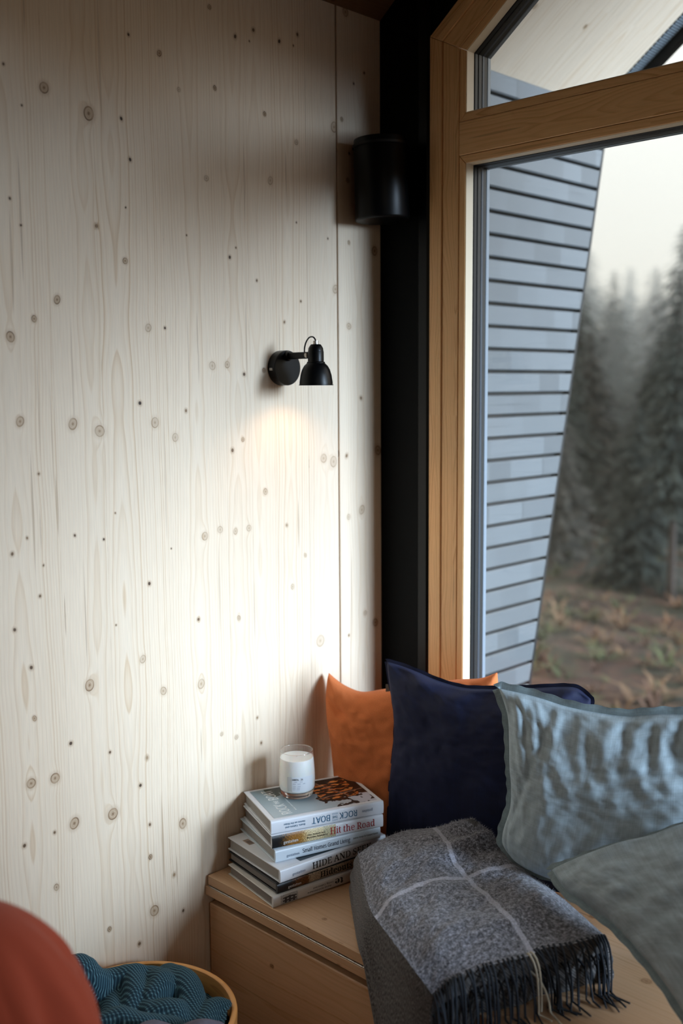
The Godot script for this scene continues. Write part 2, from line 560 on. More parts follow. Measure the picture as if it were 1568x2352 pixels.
func room() -> void:
	# the pale softwood wall at x = 0, board by board
	var joints := [0.0, 0.154, 0.257, 0.361, 0.436, 0.509, 0.665, 0.824, 0.932, 1.09, 1.25, 1.41, 1.57, 1.73, 1.89, 2.2, 2.5, 2.8, 3.1, 3.4, 3.7, 4.0, DEEP]
	var st := begin()
	box(st, v3(-0.085, 1.2, (DEEP - 0.0) * 0.5), v3(0.09, 2.6, DEEP + 0.02), 0.002, Vector3.UP)
	var wl := struct("wall_left", st, M.board_wood)
	for i in joints.size() - 1:
		var gap0 := 0.0022 if i == 1 else 0.00005
		var gap1 := 0.0022 if i == 0 else 0.00005
		st = begin()
		box(st, v3(-0.02, 1.235, (joints[i] + gap0 + joints[i + 1] - gap1) * 0.5), v3(0.04, 2.47, joints[i + 1] - gap1 - joints[i] - gap0), 0.0012 if i < 2 else 0.00014, Vector3.UP)
		commit("plank", st, M.wall_wood, wl)
	# roof, inside
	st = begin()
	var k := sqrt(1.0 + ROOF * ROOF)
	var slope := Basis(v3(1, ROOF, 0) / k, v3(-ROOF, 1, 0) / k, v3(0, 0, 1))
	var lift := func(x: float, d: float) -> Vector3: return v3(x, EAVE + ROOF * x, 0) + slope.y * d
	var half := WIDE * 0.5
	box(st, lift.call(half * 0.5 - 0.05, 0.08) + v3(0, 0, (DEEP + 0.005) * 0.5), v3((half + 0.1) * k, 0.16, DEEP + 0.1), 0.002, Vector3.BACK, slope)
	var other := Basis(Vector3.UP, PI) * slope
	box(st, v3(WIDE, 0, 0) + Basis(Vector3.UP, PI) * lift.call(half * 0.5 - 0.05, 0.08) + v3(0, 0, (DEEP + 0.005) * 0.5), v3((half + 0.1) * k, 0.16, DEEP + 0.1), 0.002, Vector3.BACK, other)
	struct("ceiling", st, M.shaded_wood)
	st = begin()
	box(st, v3(WIDE * 0.5, -0.06, DEEP * 0.5), v3(WIDE + 0.3, 0.12, DEEP + 0.2), 0.002, Vector3.RIGHT)
	struct("floor", st, M.floor_wood)
	st = begin()
	# the right-hand wall, with two unseen windows added to let in light
	var lo := 1.15
	var hi := 2.34
	for q in [[-0.1, 0.22, 0.0, 2.5], [0.64, 1.60, 0.0, 2.5], [2.90, DEEP + 0.1, 0.0, 2.5], [0.22, 0.64, 0.0, lo], [0.22, 0.64, hi, 2.5], [1.60, 2.90, 0.0, lo], [1.60, 2.90, hi, 2.5]]:
		box(st, v3(WIDE + 0.06, (q[2] + q[3]) * 0.5, (q[0] + q[1]) * 0.5), v3(0.12, q[3] - q[2], q[1] - q[0]), 0.0, Vector3.UP)
	struct("wall_right", st, M.dark_boards)
	for wn in 2:
		var w0: float = [0.22, 1.60][wn]
		var w1: float = [0.64, 2.90][wn]
		var win := Node3D.new()
		win.name = ["added_window_2", "added_window_3"][wn]
		add_child(win)
		win.set_meta("kind", "structure")
		for q in [[w0, w0 + 0.06, lo, hi], [w1 - 0.06, w1, lo, hi], [w0 + 0.0604, w1 - 0.0604, lo, lo + 0.06], [w0 + 0.0604, w1 - 0.0604, hi - 0.06, hi]]:
			st = begin()
			box(st, v3(WIDE + 0.06, (q[2] + q[3]) * 0.5, (q[0] + q[1]) * 0.5), v3(0.09, q[3] - q[2], q[1] - q[0]), 0.001, Vector3.UP if q[1] - q[0] < 0.1 else Vector3.BACK)
			commit("frame", st, M.frame_wood, win)
		st = begin()
		poly(st, [v3(WIDE + 0.06, lo + 0.05, w0 + 0.05), v3(WIDE + 0.06, lo + 0.05, w1 - 0.05), v3(WIDE + 0.06, hi - 0.05, w1 - 0.05), v3(WIDE + 0.06, hi - 0.05, w0 + 0.05)], Vector3.LEFT, Vector3.UP)
		commit("pane", st, M.window_glass, win)
	st = begin()
	prism(st, [Vector2(-0.1, 0), Vector2(WIDE + 0.1, 0), Vector2(WIDE + 0.1, EAVE + 0.05), Vector2(WIDE * 0.5, EAVE + 0.1 + ROOF * WIDE * 0.5), Vector2(-0.1, EAVE + 0.05)], DEEP, DEEP + 0.12, Vector3.UP)
	struct("wall_back", st, M.dark_boards)

# four mitred bars between the outline moved in by a and by b
func ring(called: String, o: Array, a: float, b: float, z0: float, z1: float, m: Material, parent: Node3D, gap := 0.0004) -> void:
	var p := inset(o, a)
	var q := inset(o, b)
	for i in o.size():
		var j := (i + 1) % o.size()
		var st := begin()
		var d: Vector2 = (o[j] - o[i]).normalized()
		prism(st, [p[i] + d * gap, p[j] - d * gap, q[j] - d * gap, q[i] + d * gap], z0, z1, v3(d.x, d.y, 0), 0.0012, Vector2(i * 0.37, a * 3.0 + i * 0.07))
		commit(called, st, m, parent)

func window_wall() -> void:
	var open := [Vector2(0.167, 0.50), Vector2(WIDE - 0.167, 0.50), Vector2(WIDE - 0.167, 2.363), Vector2(WIDE * 0.5, 2.363 + ROOF * (WIDE * 0.5 - 0.167)), Vector2(0.167, 2.363)]
	var outer := [Vector2(-0.05, -0.3), Vector2(WIDE + 0.05, -0.3), Vector2(WIDE + 0.05, EAVE + 0.03 - ROOF * 0.05), Vector2(WIDE * 0.5, EAVE + 0.03 + ROOF * WIDE * 0.5), Vector2(-0.05, EAVE + 0.03 - ROOF * 0.05)]
	var st := begin()
	for i in 5:
		var j := (i + 1) % 5
		prism(st, [outer[i], outer[j], open[j], open[i]], -0.10, 0.0, Vector3.UP, 0.0)
	var wall := struct("wall_front", st, M.black_paint)
	# upright black cover strip beside the window frame
	st = begin()
	box(st, v3(0.1475, 1.47, 0.004), v3(0.037, 1.98, 0.016), 0.006, Vector3.UP)
	commit("cover_strip", st, M.black_metal, wall)
	# the timber frame
	var win := Node3D.new()
	win.name = "window_1"
	add_child(win)
	win.set_meta("kind", "structure")
	ring("casing", open, 0.0, 0.022, -0.07, 0.010, M.frame_wood, win)
	ring("casing", open, 0.0226, 0.041, -0.07, 0.016, M.frame_wood, win)
	ring("frame", open, 0.0416, 0.0895, -0.02, 0.012, M.frame_wood, win)
	var inn := inset(open, 0.09)
	# rail across
	st = begin()
	box(st, v3((inn[0].x + inn[1].x) * 0.5, 2.1163, -0.012), v3(inn[1].x - inn[0].x, 0.0745, 0.048), 0.0012, Vector3.RIGHT)
	commit("rail", st, M.frame_wood, win)
	var low := [inn[0], inn[1], Vector2(inn[1].x, 2.0785), Vector2(inn[0].x, 2.0785)]
	var high := [Vector2(inn[0].x, 2.154), Vector2(inn[1].x, 2.154), inn[2], inn[3], inn[4]]
	for light in [low, high]:
		ring("glazing_bead", light, 0.0004, 0.0185, -0.018, 0.011, M.frame_wood, win)
		ring("lit_bead_edge", light, 0.0185, 0.0194, -0.0175, 0.0095, M.lit_reveal, win, 0.0)
		ring("gasket", light, 0.0175, 0.0215, -0.029, -0.018, M.black_gasket, win, 0.0)
		var g := inset(light, 0.016)
		for z in [-0.0305, -0.0465]:
			st = begin()
			var face := []
			for p in g: face.append(v3(p.x, p.y, z + 0.002))
			poly(st, face, Vector3.BACK, Vector3.RIGHT)
			commit("pane", st, M.window_glass, win)
		ring("spacer", light, 0.017, 0.0225, -0.0424, -0.0308, M.black_gasket, win, 0.0)
		ring("outer_seal", light, 0.012, 0.0215, -0.054, -0.0468, M.grey_aluminium, win, 0.0)
		ring("outer_frame", light, 0.0, 0.0205, -0.066, -0.0545, M.black_gasket, win, 0.0)
		ring("outer_frame", light, 0.0, 0.0215, -0.078, -0.067, M.light_aluminium, win, 0.0)

func porch() -> void:
	var k := sqrt(1.0 + ROOF * ROOF)
	var slope := Basis(v3(1, ROOF, 0) / k, v3(-ROOF, 1, 0) / k, v3(0, 0, 1))
	var lift := func(x: float, d: float) -> Vector3: return v3(x, EAVE - 0.002 + ROOF * x, 0) + slope.y * d
	# underside of the overhang
	var st := begin()
	var half := WIDE * 0.5
	var turn := Basis(Vector3.UP, PI)
	for side in [0, 1]:
		box(st, (v3(WIDE, 0, 0) + turn * lift.call(half * 0.5 - 0.05, 0.08) if side else lift.call(half * 0.5 - 0.05, 0.08)) + v3(0, 0, (OUT + 0.055 - 0.101) * 0.5), v3((half + 0.1) * k, 0.16, absf(OUT + 0.055) - 0.101), 0.002, Vector3.RIGHT, turn * slope if side else slope, Vector2(0.3, 0.2))
	struct("ceiling_overhang", st, M.board_wood)
	# perforated strip and dark edge along the front of the roof
	var holes := painted(64, 64, func(u: float, v: float) -> Color:
		var a := fposmod(u * 4.0, 1.0) - 0.5
		var b := fposmod(v * 4.0 + (0.5 if int(u * 4.0) % 2 == 1 else 0.0), 1.0) - 0.5
		return Color(0.80, 0.84, 0.86) if a * a + b * b < 0.07 else Color(0.17, 0.20, 0.225))
	var pm := textured("perforated_metal", holes, Color.WHITE, 0.032, 0.032, 0.4)
	st = begin()
	for side in [0, 1]:
		box(st, (v3(WIDE, 0, 0) + turn * lift.call(half * 0.5 - 0.05, 0.02) if side else lift.call(half * 0.5 - 0.05, 0.02)) + v3(0, 0, OUT + 0.026), v3((half + 0.1) * k, 0.042, 0.050), 0.001, Vector3.RIGHT, turn * slope if side else slope)
	struct("trim_1", st, pm)
	st = begin()
	for side in [0, 1]:
		box(st, (v3(WIDE, 0, 0) + turn * lift.call(half * 0.5 - 0.05, 0.07) if side else lift.call(half * 0.5 - 0.05, 0.07)) + v3(0, 0, OUT - 0.012), v3((half + 0.1) * k, 0.20, 0.024), 0.002, Vector3.RIGHT, turn * slope if side else slope)
	struct("trim_2", st, M.black_metal)
	# slatted wing wall
	var rng := RandomNumberGenerator.new()
	rng.seed = 77
	var slat_mats := []
	for i in 4:
		var grain := wood_image(512, 64, 1.2, 0.06, 90 + i, [], [], Color(0.78, 0.80, 0.82), Color(0.60, 0.63, 0.67), Color.BLACK, 0.004, Vector2.ZERO, 0.08)
		# finger-jointed lengths that took the stain differently
		var x := 0
		while x < 512:
			var n := rng.randi_range(40, 120)
			var t := rng.randf_range(0.84, 1.0)
			for xx in range(x, mini(512, x + n)):
				for yy in 64:
					var c := grain.get_pixel(xx, yy)
					grain.set_pixel(xx, yy, Color(c.r * t, c.g * t, c.b * t))
			x += n
		slat_mats.append(textured("slat_stain", grain, Color(0.53, 0.535, 0.53), 1.2, 0.06, 0.42))
	st = begin()
	var back := [Vector2(0.10, -0.35), Vector2(0.545, -0.35), Vector2(1.075, EAVE - 0.01), Vector2(0.10, EAVE - 0.01)]
	var pts := []
	for p in back: pts.append(v3(-0.025, p.y, -p.x))
	var pts2 := []
	for p in back: pts2.append(v3(-0.20, p.y, -p.x))
	poly(st, pts, Vector3.RIGHT, Vector3.UP)
	poly(st, pts2, Vector3.LEFT, Vector3.UP)
	for i in 4:
		var j := (i + 1) % 4
		var mid: Vector3 = (pts[i] + pts[j]) * 0.5
		var o := (mid - v3(-0.025, 1.0, -0.5))
		o.x = 0
		poly(st, [pts[i], pts[j], pts2[j], pts2[i]], o, Vector3.UP)
	var wing := struct("wall_wing", st, M.black_gasket)
	var pitch := 0.0640
	var y := -0.33
	var row := 0
	while y < EAVE - 0.01:
		var y0 := y + 0.0045
		var y1 := minf(y + pitch - 0.0045, EAVE - 0.004)
		if y1 - y0 > 0.01:
			var e0 := -(0.681 + (y0 - 0.6266) * 0.2197)
			var e1 := -(0.681 + (y1 - 0.6266) * 0.2197)
			st = begin()
			var c := 0.0035
			var ring3 := func(x: float, d: float) -> Array: return [v3(x, y0 + d, -0.098), v3(x, y0 + d, e0 + d), v3(x, y1 - d, e1 + d), v3(x, y1 - d, -0.098)]
			var f: Array = ring3.call(0.0, c)
			var b: Array = ring3.call(-c, 0.0)
			var bb: Array = ring3.call(-0.022, 0.0)
			var sh := Vector2(rng.randf() * 1.2, 0.0)
			poly(st, f, Vector3.RIGHT, Vector3.BACK, sh)
			poly(st, bb, Vector3.LEFT, Vector3.BACK, sh)
			for q in [[0, 1, Vector3.DOWN], [1, 2, Vector3.FORWARD], [2, 3, Vector3.UP]]:
				poly(st, [f[q[0]], f[q[1]], b[q[1]], b[q[0]]], q[2] + Vector3.RIGHT, Vector3.BACK, sh)
				poly(st, [b[q[0]], b[q[1]], bb[q[1]], bb[q[0]]], q[2], Vector3.BACK, sh)
			commit("slat", st, slat_mats[rng.randi() % 4], wing)
		y += pitch
		row += 1
	# dark end strip down the raking front edge of the wing
	st = begin()
	var e := func(yy: float) -> float: return -(0.681 + (yy - 0.6266) * 0.2197)
	var lo := -0.35
	var hi := EAVE
	for s in [[v3(-0.003, lo, e.call(lo) - 0.002), v3(-0.003, hi, e.call(hi) - 0.002), v3(-0.003, hi, e.call(hi) - 0.014), v3(-0.003, lo, e.call(lo) - 0.014), Vector3.RIGHT], [v3(-0.003, lo, e.call(lo) - 0.014), v3(-0.003, hi, e.call(hi) - 0.014), v3(-0.2, hi, e.call(hi) - 0.014), v3(-0.2, lo, e.call(lo) - 0.014), Vector3.FORWARD], [v3(-0.003, lo, e.call(lo) - 0.002), v3(-0.003, hi, e.call(hi) - 0.002), v3(-0.2, hi, e.call(hi) - 0.002), v3(-0.2, lo, e.call(lo) - 0.002), Vector3.BACK], [v3(-0.2, lo, e.call(lo) - 0.002), v3(-0.2, hi, e.call(hi) - 0.002), v3(-0.2, hi, e.call(hi) - 0.014), v3(-0.2, lo, e.call(lo) - 0.014), Vector3.LEFT]]:
		poly(st, s.slice(0, 4), s[4], Vector3.UP)
	commit("edge_strip", st, M.black_gasket, wing)

# ---------------------------------------------------------------- outdoors
func outdoors() -> void:
	var rng := RandomNumberGenerator.new()
	rng.seed = 404
	var litter := painted(512, 512, func(_u: float, _v: float) -> Color: return Color.BLACK)
	var n1 := rand_image(512, 512, 3, 0.012, 4)
	var n2 := rand_image(512, 512, 4, 0.09, 3)
	n1.convert(Image.FORMAT_L8)
	n2.convert(Image.FORMAT_L8)
	var a := n1.get_data()
	var b := n2.get_data()
	var px := PackedByteArray()
	px.resize(512 * 512 * 3)
	for i in 512 * 512:
		var t := smoothstep(90.0, 170.0, float(a[i]))
		var l := 0.55 + b[i] / 255.0 * 0.7
		var c := Color(0.25, 0.16, 0.105).lerp(Color(0.17, 0.16, 0.085), t) * l
		px[i * 3] = int(clampf(c.r, 0, 1) * 255); px[i * 3 + 1] = int(clampf(c.g, 0, 1) * 255); px[i * 3 + 2] = int(clampf(c.b, 0, 1) * 255)
	litter = Image.create_from_data(512, 512, false, Image.FORMAT_RGB8, px)
	var gm := textured("forest_floor", litter, Color.WHITE, 6.0, 6.0, 0.95)
	var nz := noise(9, 0.16, 3)
	var high := func(x: float, z: float) -> float:
		var far := clampf((-z - 3.0) / 10.0, 0.0, 1.0)
		return -0.55 + 0.13 * nz.get_noise_2d(x * 3.0, z * 3.0) + far * (0.55 * nz.get_noise_2d(x, z)) + maxf(0.0, (-z - 16.0) * 0.03)
	var st := begin()
	var P := PackedVector3Array()
	var nu := 110
	var nv := 110
	for j in nv:
		for i in nu:
			var x := -62.0 + 124.0 * i / (nu - 1)
			var z := -90.0 + 98.0 * pow(float(j) / (nv - 1), 0.6)
			P.append(v3(x, high.call(x, z) if z < 0.5 else -0.6, z))
	sheet(st, P, nu, nv, 124.0, 98.0)
	struct("ground", st, gm)
	# dry grass and bracken on the clearing
	st = begin()
	for k in 7:
		var ang := k * 2.4
		var d := v3(cos(ang), 0, sin(ang))
		var s := v3(-d.z, 0, d.x) * 0.012
		var h := 0.09 + 0.05 * sin(k * 1.7)
		var p0 := d * 0.02
		var p1 := d * 0.07 + v3(0, h * 0.6, 0)
		var p2 := d * 0.16 + v3(0, h * 0.75, 0)
		for q in [[p0 - s, p0 + s, p1 + s, p1 - s], [p1 - s, p1 + s, p2 + s * 0.2, p2 - s * 0.2]]:
			poly(st, q, Vector3.UP + d * -0.5, Vector3.UP)
	st.generate_normals()
	var tuft := st.commit()
	var mm := MultiMesh.new()
	mm.transform_format = MultiMesh.TRANSFORM_3D
	mm.use_colors = true
	mm.mesh = tuft
	mm.instance_count = 2600
	var cols := [Color(0.10, 0.05, 0.025), Color(0.05, 0.05, 0.015), Color(0.09, 0.052, 0.026), Color(0.07, 0.035, 0.02), Color(0.045, 0.05, 0.018)]
	for i in 2600:
		var dist := 2.6 + 15.0 * rng.randf()
		var dir := rng.randf_range(-0.95, -0.05)
		var x := 1.8 + dir * dist
		var z := 1.9 - sqrt(1.0 - dir * dir) * dist
		if z > -1.6: z = -1.6 - rng.randf()
		var s := rng.randf_range(0.6, 1.5)
		mm.set_instance_transform(i, Transform3D(Basis(Vector3.UP, rng.randf() * TAU).scaled(v3(s, s * rng.randf_range(0.5, 1.2), s)), v3(x, high.call(x, z) - 0.01, z)))
		mm.set_instance_color(i, cols[rng.randi() % 5] * rng.randf_range(0.7, 1.5))
	var gmat := mat("dry_stems", Color.WHITE, 0.9)
	gmat.vertex_color_use_as_albedo = true
	var mi := MultiMeshInstance3D.new()
	mi.name = "undergrowth"
	mi.multimesh = mm
	mi.material_override = gmat
	add_child(mi)
	tag(mi, "dry brown grass and bracken on the forest floor beyond the window", "undergrowth", "", "stuff")
	# spruces at the edge of the clearing
	var bark := mat("bark", Color(0.20, 0.165, 0.14), 0.95)
	var needles := [mat("needles_dark", Color(0.10, 0.125, 0.09), 0.9), mat("needles_brown", Color(0.15, 0.13, 0.09), 0.9)]
	var protos := []
	for kind in 3:
		protos.append(spruce_parts(kind, rng))
	# (x, z, height, kind, label)
	var spots := [
		[-3.05, -7.6, 3.2, 0, "bare-stemmed dark young spruce standing closest to the clearing"],
		[-3.62, -7.9, 2.0, 1, "short bushy spruce standing next to the bare-stemmed one"],
		[-5.0, -8.6, 1.9, 1, "low brownish young spruce beside the raking end of the slatted wall"],
		[-4.5, -10.2, 2.5, 1, "middling spruce of the second row, filling the gap between the near stems"],
		[-6.3, -10.6, 2.6, 1, "full dark spruce of the second row, partly behind the slatted wall"],
		[-3.4, -10.6, 2.7, 0, "slender stem of the second row directly behind the bare-stemmed young spruce"],
		[-5.5, -11.9, 2.9, 2, "dense dark spruce of the third row, middle of the gap"],
		[-7.4, -12.4, 3.0, 2, "broad spruce of the third row nearest the slatted wall"],
		[-4.3, -12.8, 3.1, 1, "dark pointed spruce of the third row behind the slender stem"],
		[-6.5, -14.2, 3.4, 2, "rounded spruce of the fourth row, a little hazier than those before it"],
		[-5.1, -14.9, 3.6, 2, "tallest dark spruce of the fourth row, with a ragged tip"],
		[-8.5, -15.0, 3.4, 1, "dim spruce of the fourth row, seen right against the slatted wall"],
	]
	for s in spots:
		tree(protos[s[3]], v3(s[0], high.call(s[0], s[1]) - 0.05, s[1]), s[2], s[4], rng, bark, needles)
	for i in 24:
		var dist2 := 21.0 + i * 1.4 if i < 14 else 14.0 + (i - 14) * 1.6
		var dx := -0.40 - 0.22 * fposmod(i * 0.618, 1.0)
		if i >= 14: dx = -0.33 + 0.055 * (i - 14) + 0.03 * sin(i * 2.3)
		var x := 1.8 + dx * dist2
		var z := 1.9 - sqrt(1.0 - dx * dx) * dist2
		tree(protos[1 + i % 2], v3(x, high.call(x, z) - 0.05, z), rng.randf_range(4.0, 5.4) + (dist2 - 20.0) * 0.07, "blurred spruce deep in the misty forest beyond the clearing", rng, bark, needles, "spruces deep in the mist")
	# mist between the trees
	var fog := FogVolume.new()
	fog.name = "forest_mist"
	fog.shape = RenderingServer.FOG_VOLUME_SHAPE_BOX
	fog.size = v3(60, 16, 34)
	var fm := FogMaterial.new()
	fm.density = 0.036
	fm.albedo = Color(0.97, 0.96, 0.92)
	fog.material = fm
	fog.position = v3(-31.5, 7.2, -33.0)
	add_child(fog)
	tag(fog, "pale mist hanging between the far spruces", "mist", "", "stuff")

func spruce_parts(kind: int, rng: RandomNumberGenerator) -> Array:
	var st := begin()
	lathe(st, [Vector2(0.016, 0.0), Vector2(0.0125, 0.08), Vector2(0.010, 0.4), Vector2(0.0015, 1.0)], 10)
	st.generate_normals()
	var trunk := st.commit()
	st = begin()
	var from: float = [0.30, 0.10, 0.06][kind]
	var wide: float = [0.16, 0.26, 0.30][kind]
	var rows: int = [30, 44, 46][kind]
	for k in rows:
		var t := from + (1.0 - from) * k / rows
		var reach := wide * pow(1.0 - t, 0.75) * rng.randf_range(0.75, 1.1) + 0.012
		var arms := 11 if t < 0.8 else 7
		for m in arms:
			var ang := TAU * (m + rng.randf() * 0.7) / arms + k
			var d := v3(cos(ang), 0, sin(ang))
			var side := v3(-d.z, 0, d.x)
			var l := reach * rng.randf_range(0.7, 1.15)
			var drop := l * rng.randf_range(0.15, 0.55)
			var p0 := v3(0, t, 0)
			for q in 3:
				var a0 := l * q / 3.0
				var a1 := l * (q + 1) / 3.0
				var y0 := t + 0.02 - drop * pow(a0 / l, 1.4)
				var y1 := t + 0.02 - drop * pow(a1 / l, 1.4)
				for s in [-1.0, 1.0]:
					var w := l * (0.30 - 0.06 * q) * rng.randf_range(0.6, 1.1)
					var A := d * a0 + v3(0, y0, 0)
					var B := d * a1 + v3(0, y1, 0)
					var C: Vector3 = d * (a1 + l * 0.1) + side * s * w + v3(0, y1 - w * rng.randf_range(0.3, 0.8), 0)
					poly(st, [A, B, C], Vector3.UP, d)
	st.generate_normals()
	return [trunk, st.commit()]

func tree(parts: Array, at: Vector3, height: float, label: String, rng: RandomNumberGenerator, bark: Material, needles: Array, group := "spruces at the edge of the clearing") -> void:
	var t := thing("spruce_tree", label, "tree", at, group)
	t.rotation.y = rng.randf() * TAU
	var w := height * rng.randf_range(0.9, 1.15)
	for i in 2:
		var o := MeshInstance3D.new()
		o.mesh = parts[i]
		put(["trunk", "foliage"][i], o, bark if i == 0 else needles[0 if rng.randf() < 0.65 else 1], t)
		o.scale = v3(w, height, w) if i else v3(height, height, height)

# ---------------------------------------------------------------- the bench
func bench() -> void:
	var t := thing("storage_bench", "pale wood storage bench with hinged lid, built along the window wall", "bench", v3(0, 0, 0))
	var long := WIDE - 0.01
	var st := begin()
	box(st, v3(long * 0.5 + 0.005, 0.439, 0.301), v3(long - 0.004, 0.022, 0.588), 0.0012, Vector3.RIGHT)
	commit("lid", st, M.bench_wood, t)
	st = begin()
	box(st, v3(long * 0.5 + 0.002, 0.4145, 0.550), v3(long, 0.0205, 0.098), 0.001, Vector3.RIGHT)
	commit("front_rail", st, M.bench_wood, t)
	st = begin()
	var x := 0.02
	while x < long:
		tube(st, [v3(x, 0.4263, 0.5965), v3(x + 0.0205, 0.4263, 0.5965)], 0.0016, 0.0016, 8, 4)
		x += 0.0215
	box(st, v3(long * 0.5, 0.4263, 0.585), v3(long - 0.02, 0.0012, 0.022), 0.0)
	commit("piano_hinge", st, M.steel, t)
	st = begin()
	box(st, v3(0.805, 0.1935, 0.583), v3(1.595, 0.383, 0.020), 0.0022, Vector3.RIGHT)
	commit("drop_front", st, M.bench_wood, t)
	st = begin()
	box(st, v3(2.405, 0.1935, 0.583), v3(1.595, 0.383, 0.020), 0.0022, Vector3.RIGHT)
	commit("drop_front", st, M.bench_wood, t)
	st = begin()
	for q in [[v3(0.0135, 0.20, 0.30), v3(0.019, 0.40, 0.545), "partition"], [v3(long - 0.012, 0.20, 0.30), v3(0.019, 0.40, 0.545), "partition"], [v3(1.6, 0.20, 0.30), v3(0.019, 0.40, 0.545), "partition"], [v3(0.055, 0.385, 0.560), v3(0.018, 0.030, 0.022), "catch"]]:
		st = begin()
		box(st, q[0], q[1], 0.001, Vector3.UP)
		commit(q[2], st, M.bench_wood, t)
	st = begin()
	box(st, v3(long * 0.5, 0.20, 0.02), v3(long - 0.06, 0.39, 0.018), 0.001, Vector3.RIGHT)
	commit("back_board", st, M.bench_wood, t)

# ---------------------------------------------------------------- books
# local axes: x along the spine, y up, z out of the spine; the origin is the lower end of the spine at its near end
func book(label: String, at: Vector3, yaw: float, spine: float, width: float, thick: float, cover: Material, pages: Material) -> Node3D:
	var t := thing("book", label, "book", at, "stacked coffee-table books")
	t.rotation_degrees.y = yaw
	var bt := 0.0028
	var st := begin()
	for y in [bt * 0.5, thick - bt * 0.5]:
		box(st, v3(spine * 0.5, y, -width * 0.5 - 0.003), v3(spine, bt, width - 0.006), 0.0009)
	# rounded spine
	var P := []
	for i in 13:
		var a := PI * i / 12.0
		P.append(Vector2(-0.0045 + 0.0045 * pow(sin(a), 0.55), thick * (0.5 - 0.5 * cos(a))))
	for i in 12:
		var p: Vector2 = P[i]
		var q: Vector2 = P[i + 1]
		var nrm := v3(0, -(q.x - p.x), (q.y - p.y)).normalized()
		var A := v3(0, p.y, p.x)
		var B := v3(spine, p.y, p.x)
		var C := v3(spine, q.y, q.x)
		var D := v3(0, q.y, q.x)
		for k in [[A, Vector2(0, p.y)], [C, Vector2(spine, q.y)], [B, Vector2(spine, p.y)], [A, Vector2(0, p.y)], [D, Vector2(0, q.y)], [C, Vector2(spine, q.y)]]:
			vert(st, k[0], k[1], 5)
	for s in [[0.0, Vector3.LEFT], [spine, Vector3.RIGHT]]:
		var fan := []
		for p in P: fan.append(v3(s[0], p.y, p.x))
		fan.append(v3(s[0], thick, -0.007))
		fan.append(v3(s[0], 0, -0.007))
		poly(st, fan, s[1], Vector3.UP)
	commit("cover", st, cover, t)
	st = begin()
	# page block with a hollow look at head and tail
	box(st, v3(spine * 0.5, thick * 0.5, -width * 0.5 - 0.001), v3(spine - 0.008, thick - bt * 2.0 - 0.0002, width - 0.010), 0.0006, Vector3.BACK)
	commit("page_block", st, pages, t)
	return t

# printed panel on the spine, a hair proud of it
func spine_print(t: Node3D, called: String, x0: float, x1: float, y0: float, y1: float, m: Material) -> void:
	var st := begin()
	var thick: float = t.get_meta("thick")
	var n := 8
	for i in n:
		var ya := lerpf(y0, y1, float(i) / n)
		var yb := lerpf(y0, y1, float(i + 1) / n)
		var z := func(y: float) -> float: return -0.0045 + 0.0045 * pow(sqrt(maxf(0.0, 1.0 - pow(1.0 - 2.0 * y / thick, 2.0))), 0.55) + 0.0003
		var va := 1.0 - float(i) / n
		var vb := 1.0 - float(i + 1) / n
		var A := [v3(x0, ya, z.call(ya)), Vector2(0, va)]
		var B := [v3(x1, ya, z.call(ya)), Vector2(1, va)]
		var C := [v3(x1, yb, z.call(yb)), Vector2(1, vb)]
		var D := [v3(x0, yb, z.call(yb)), Vector2(0, vb)]
		for k in [A, C, B, A, D, C]:
			vert(st, k[0], k[1], 3)
	commit(called, st, m, t)

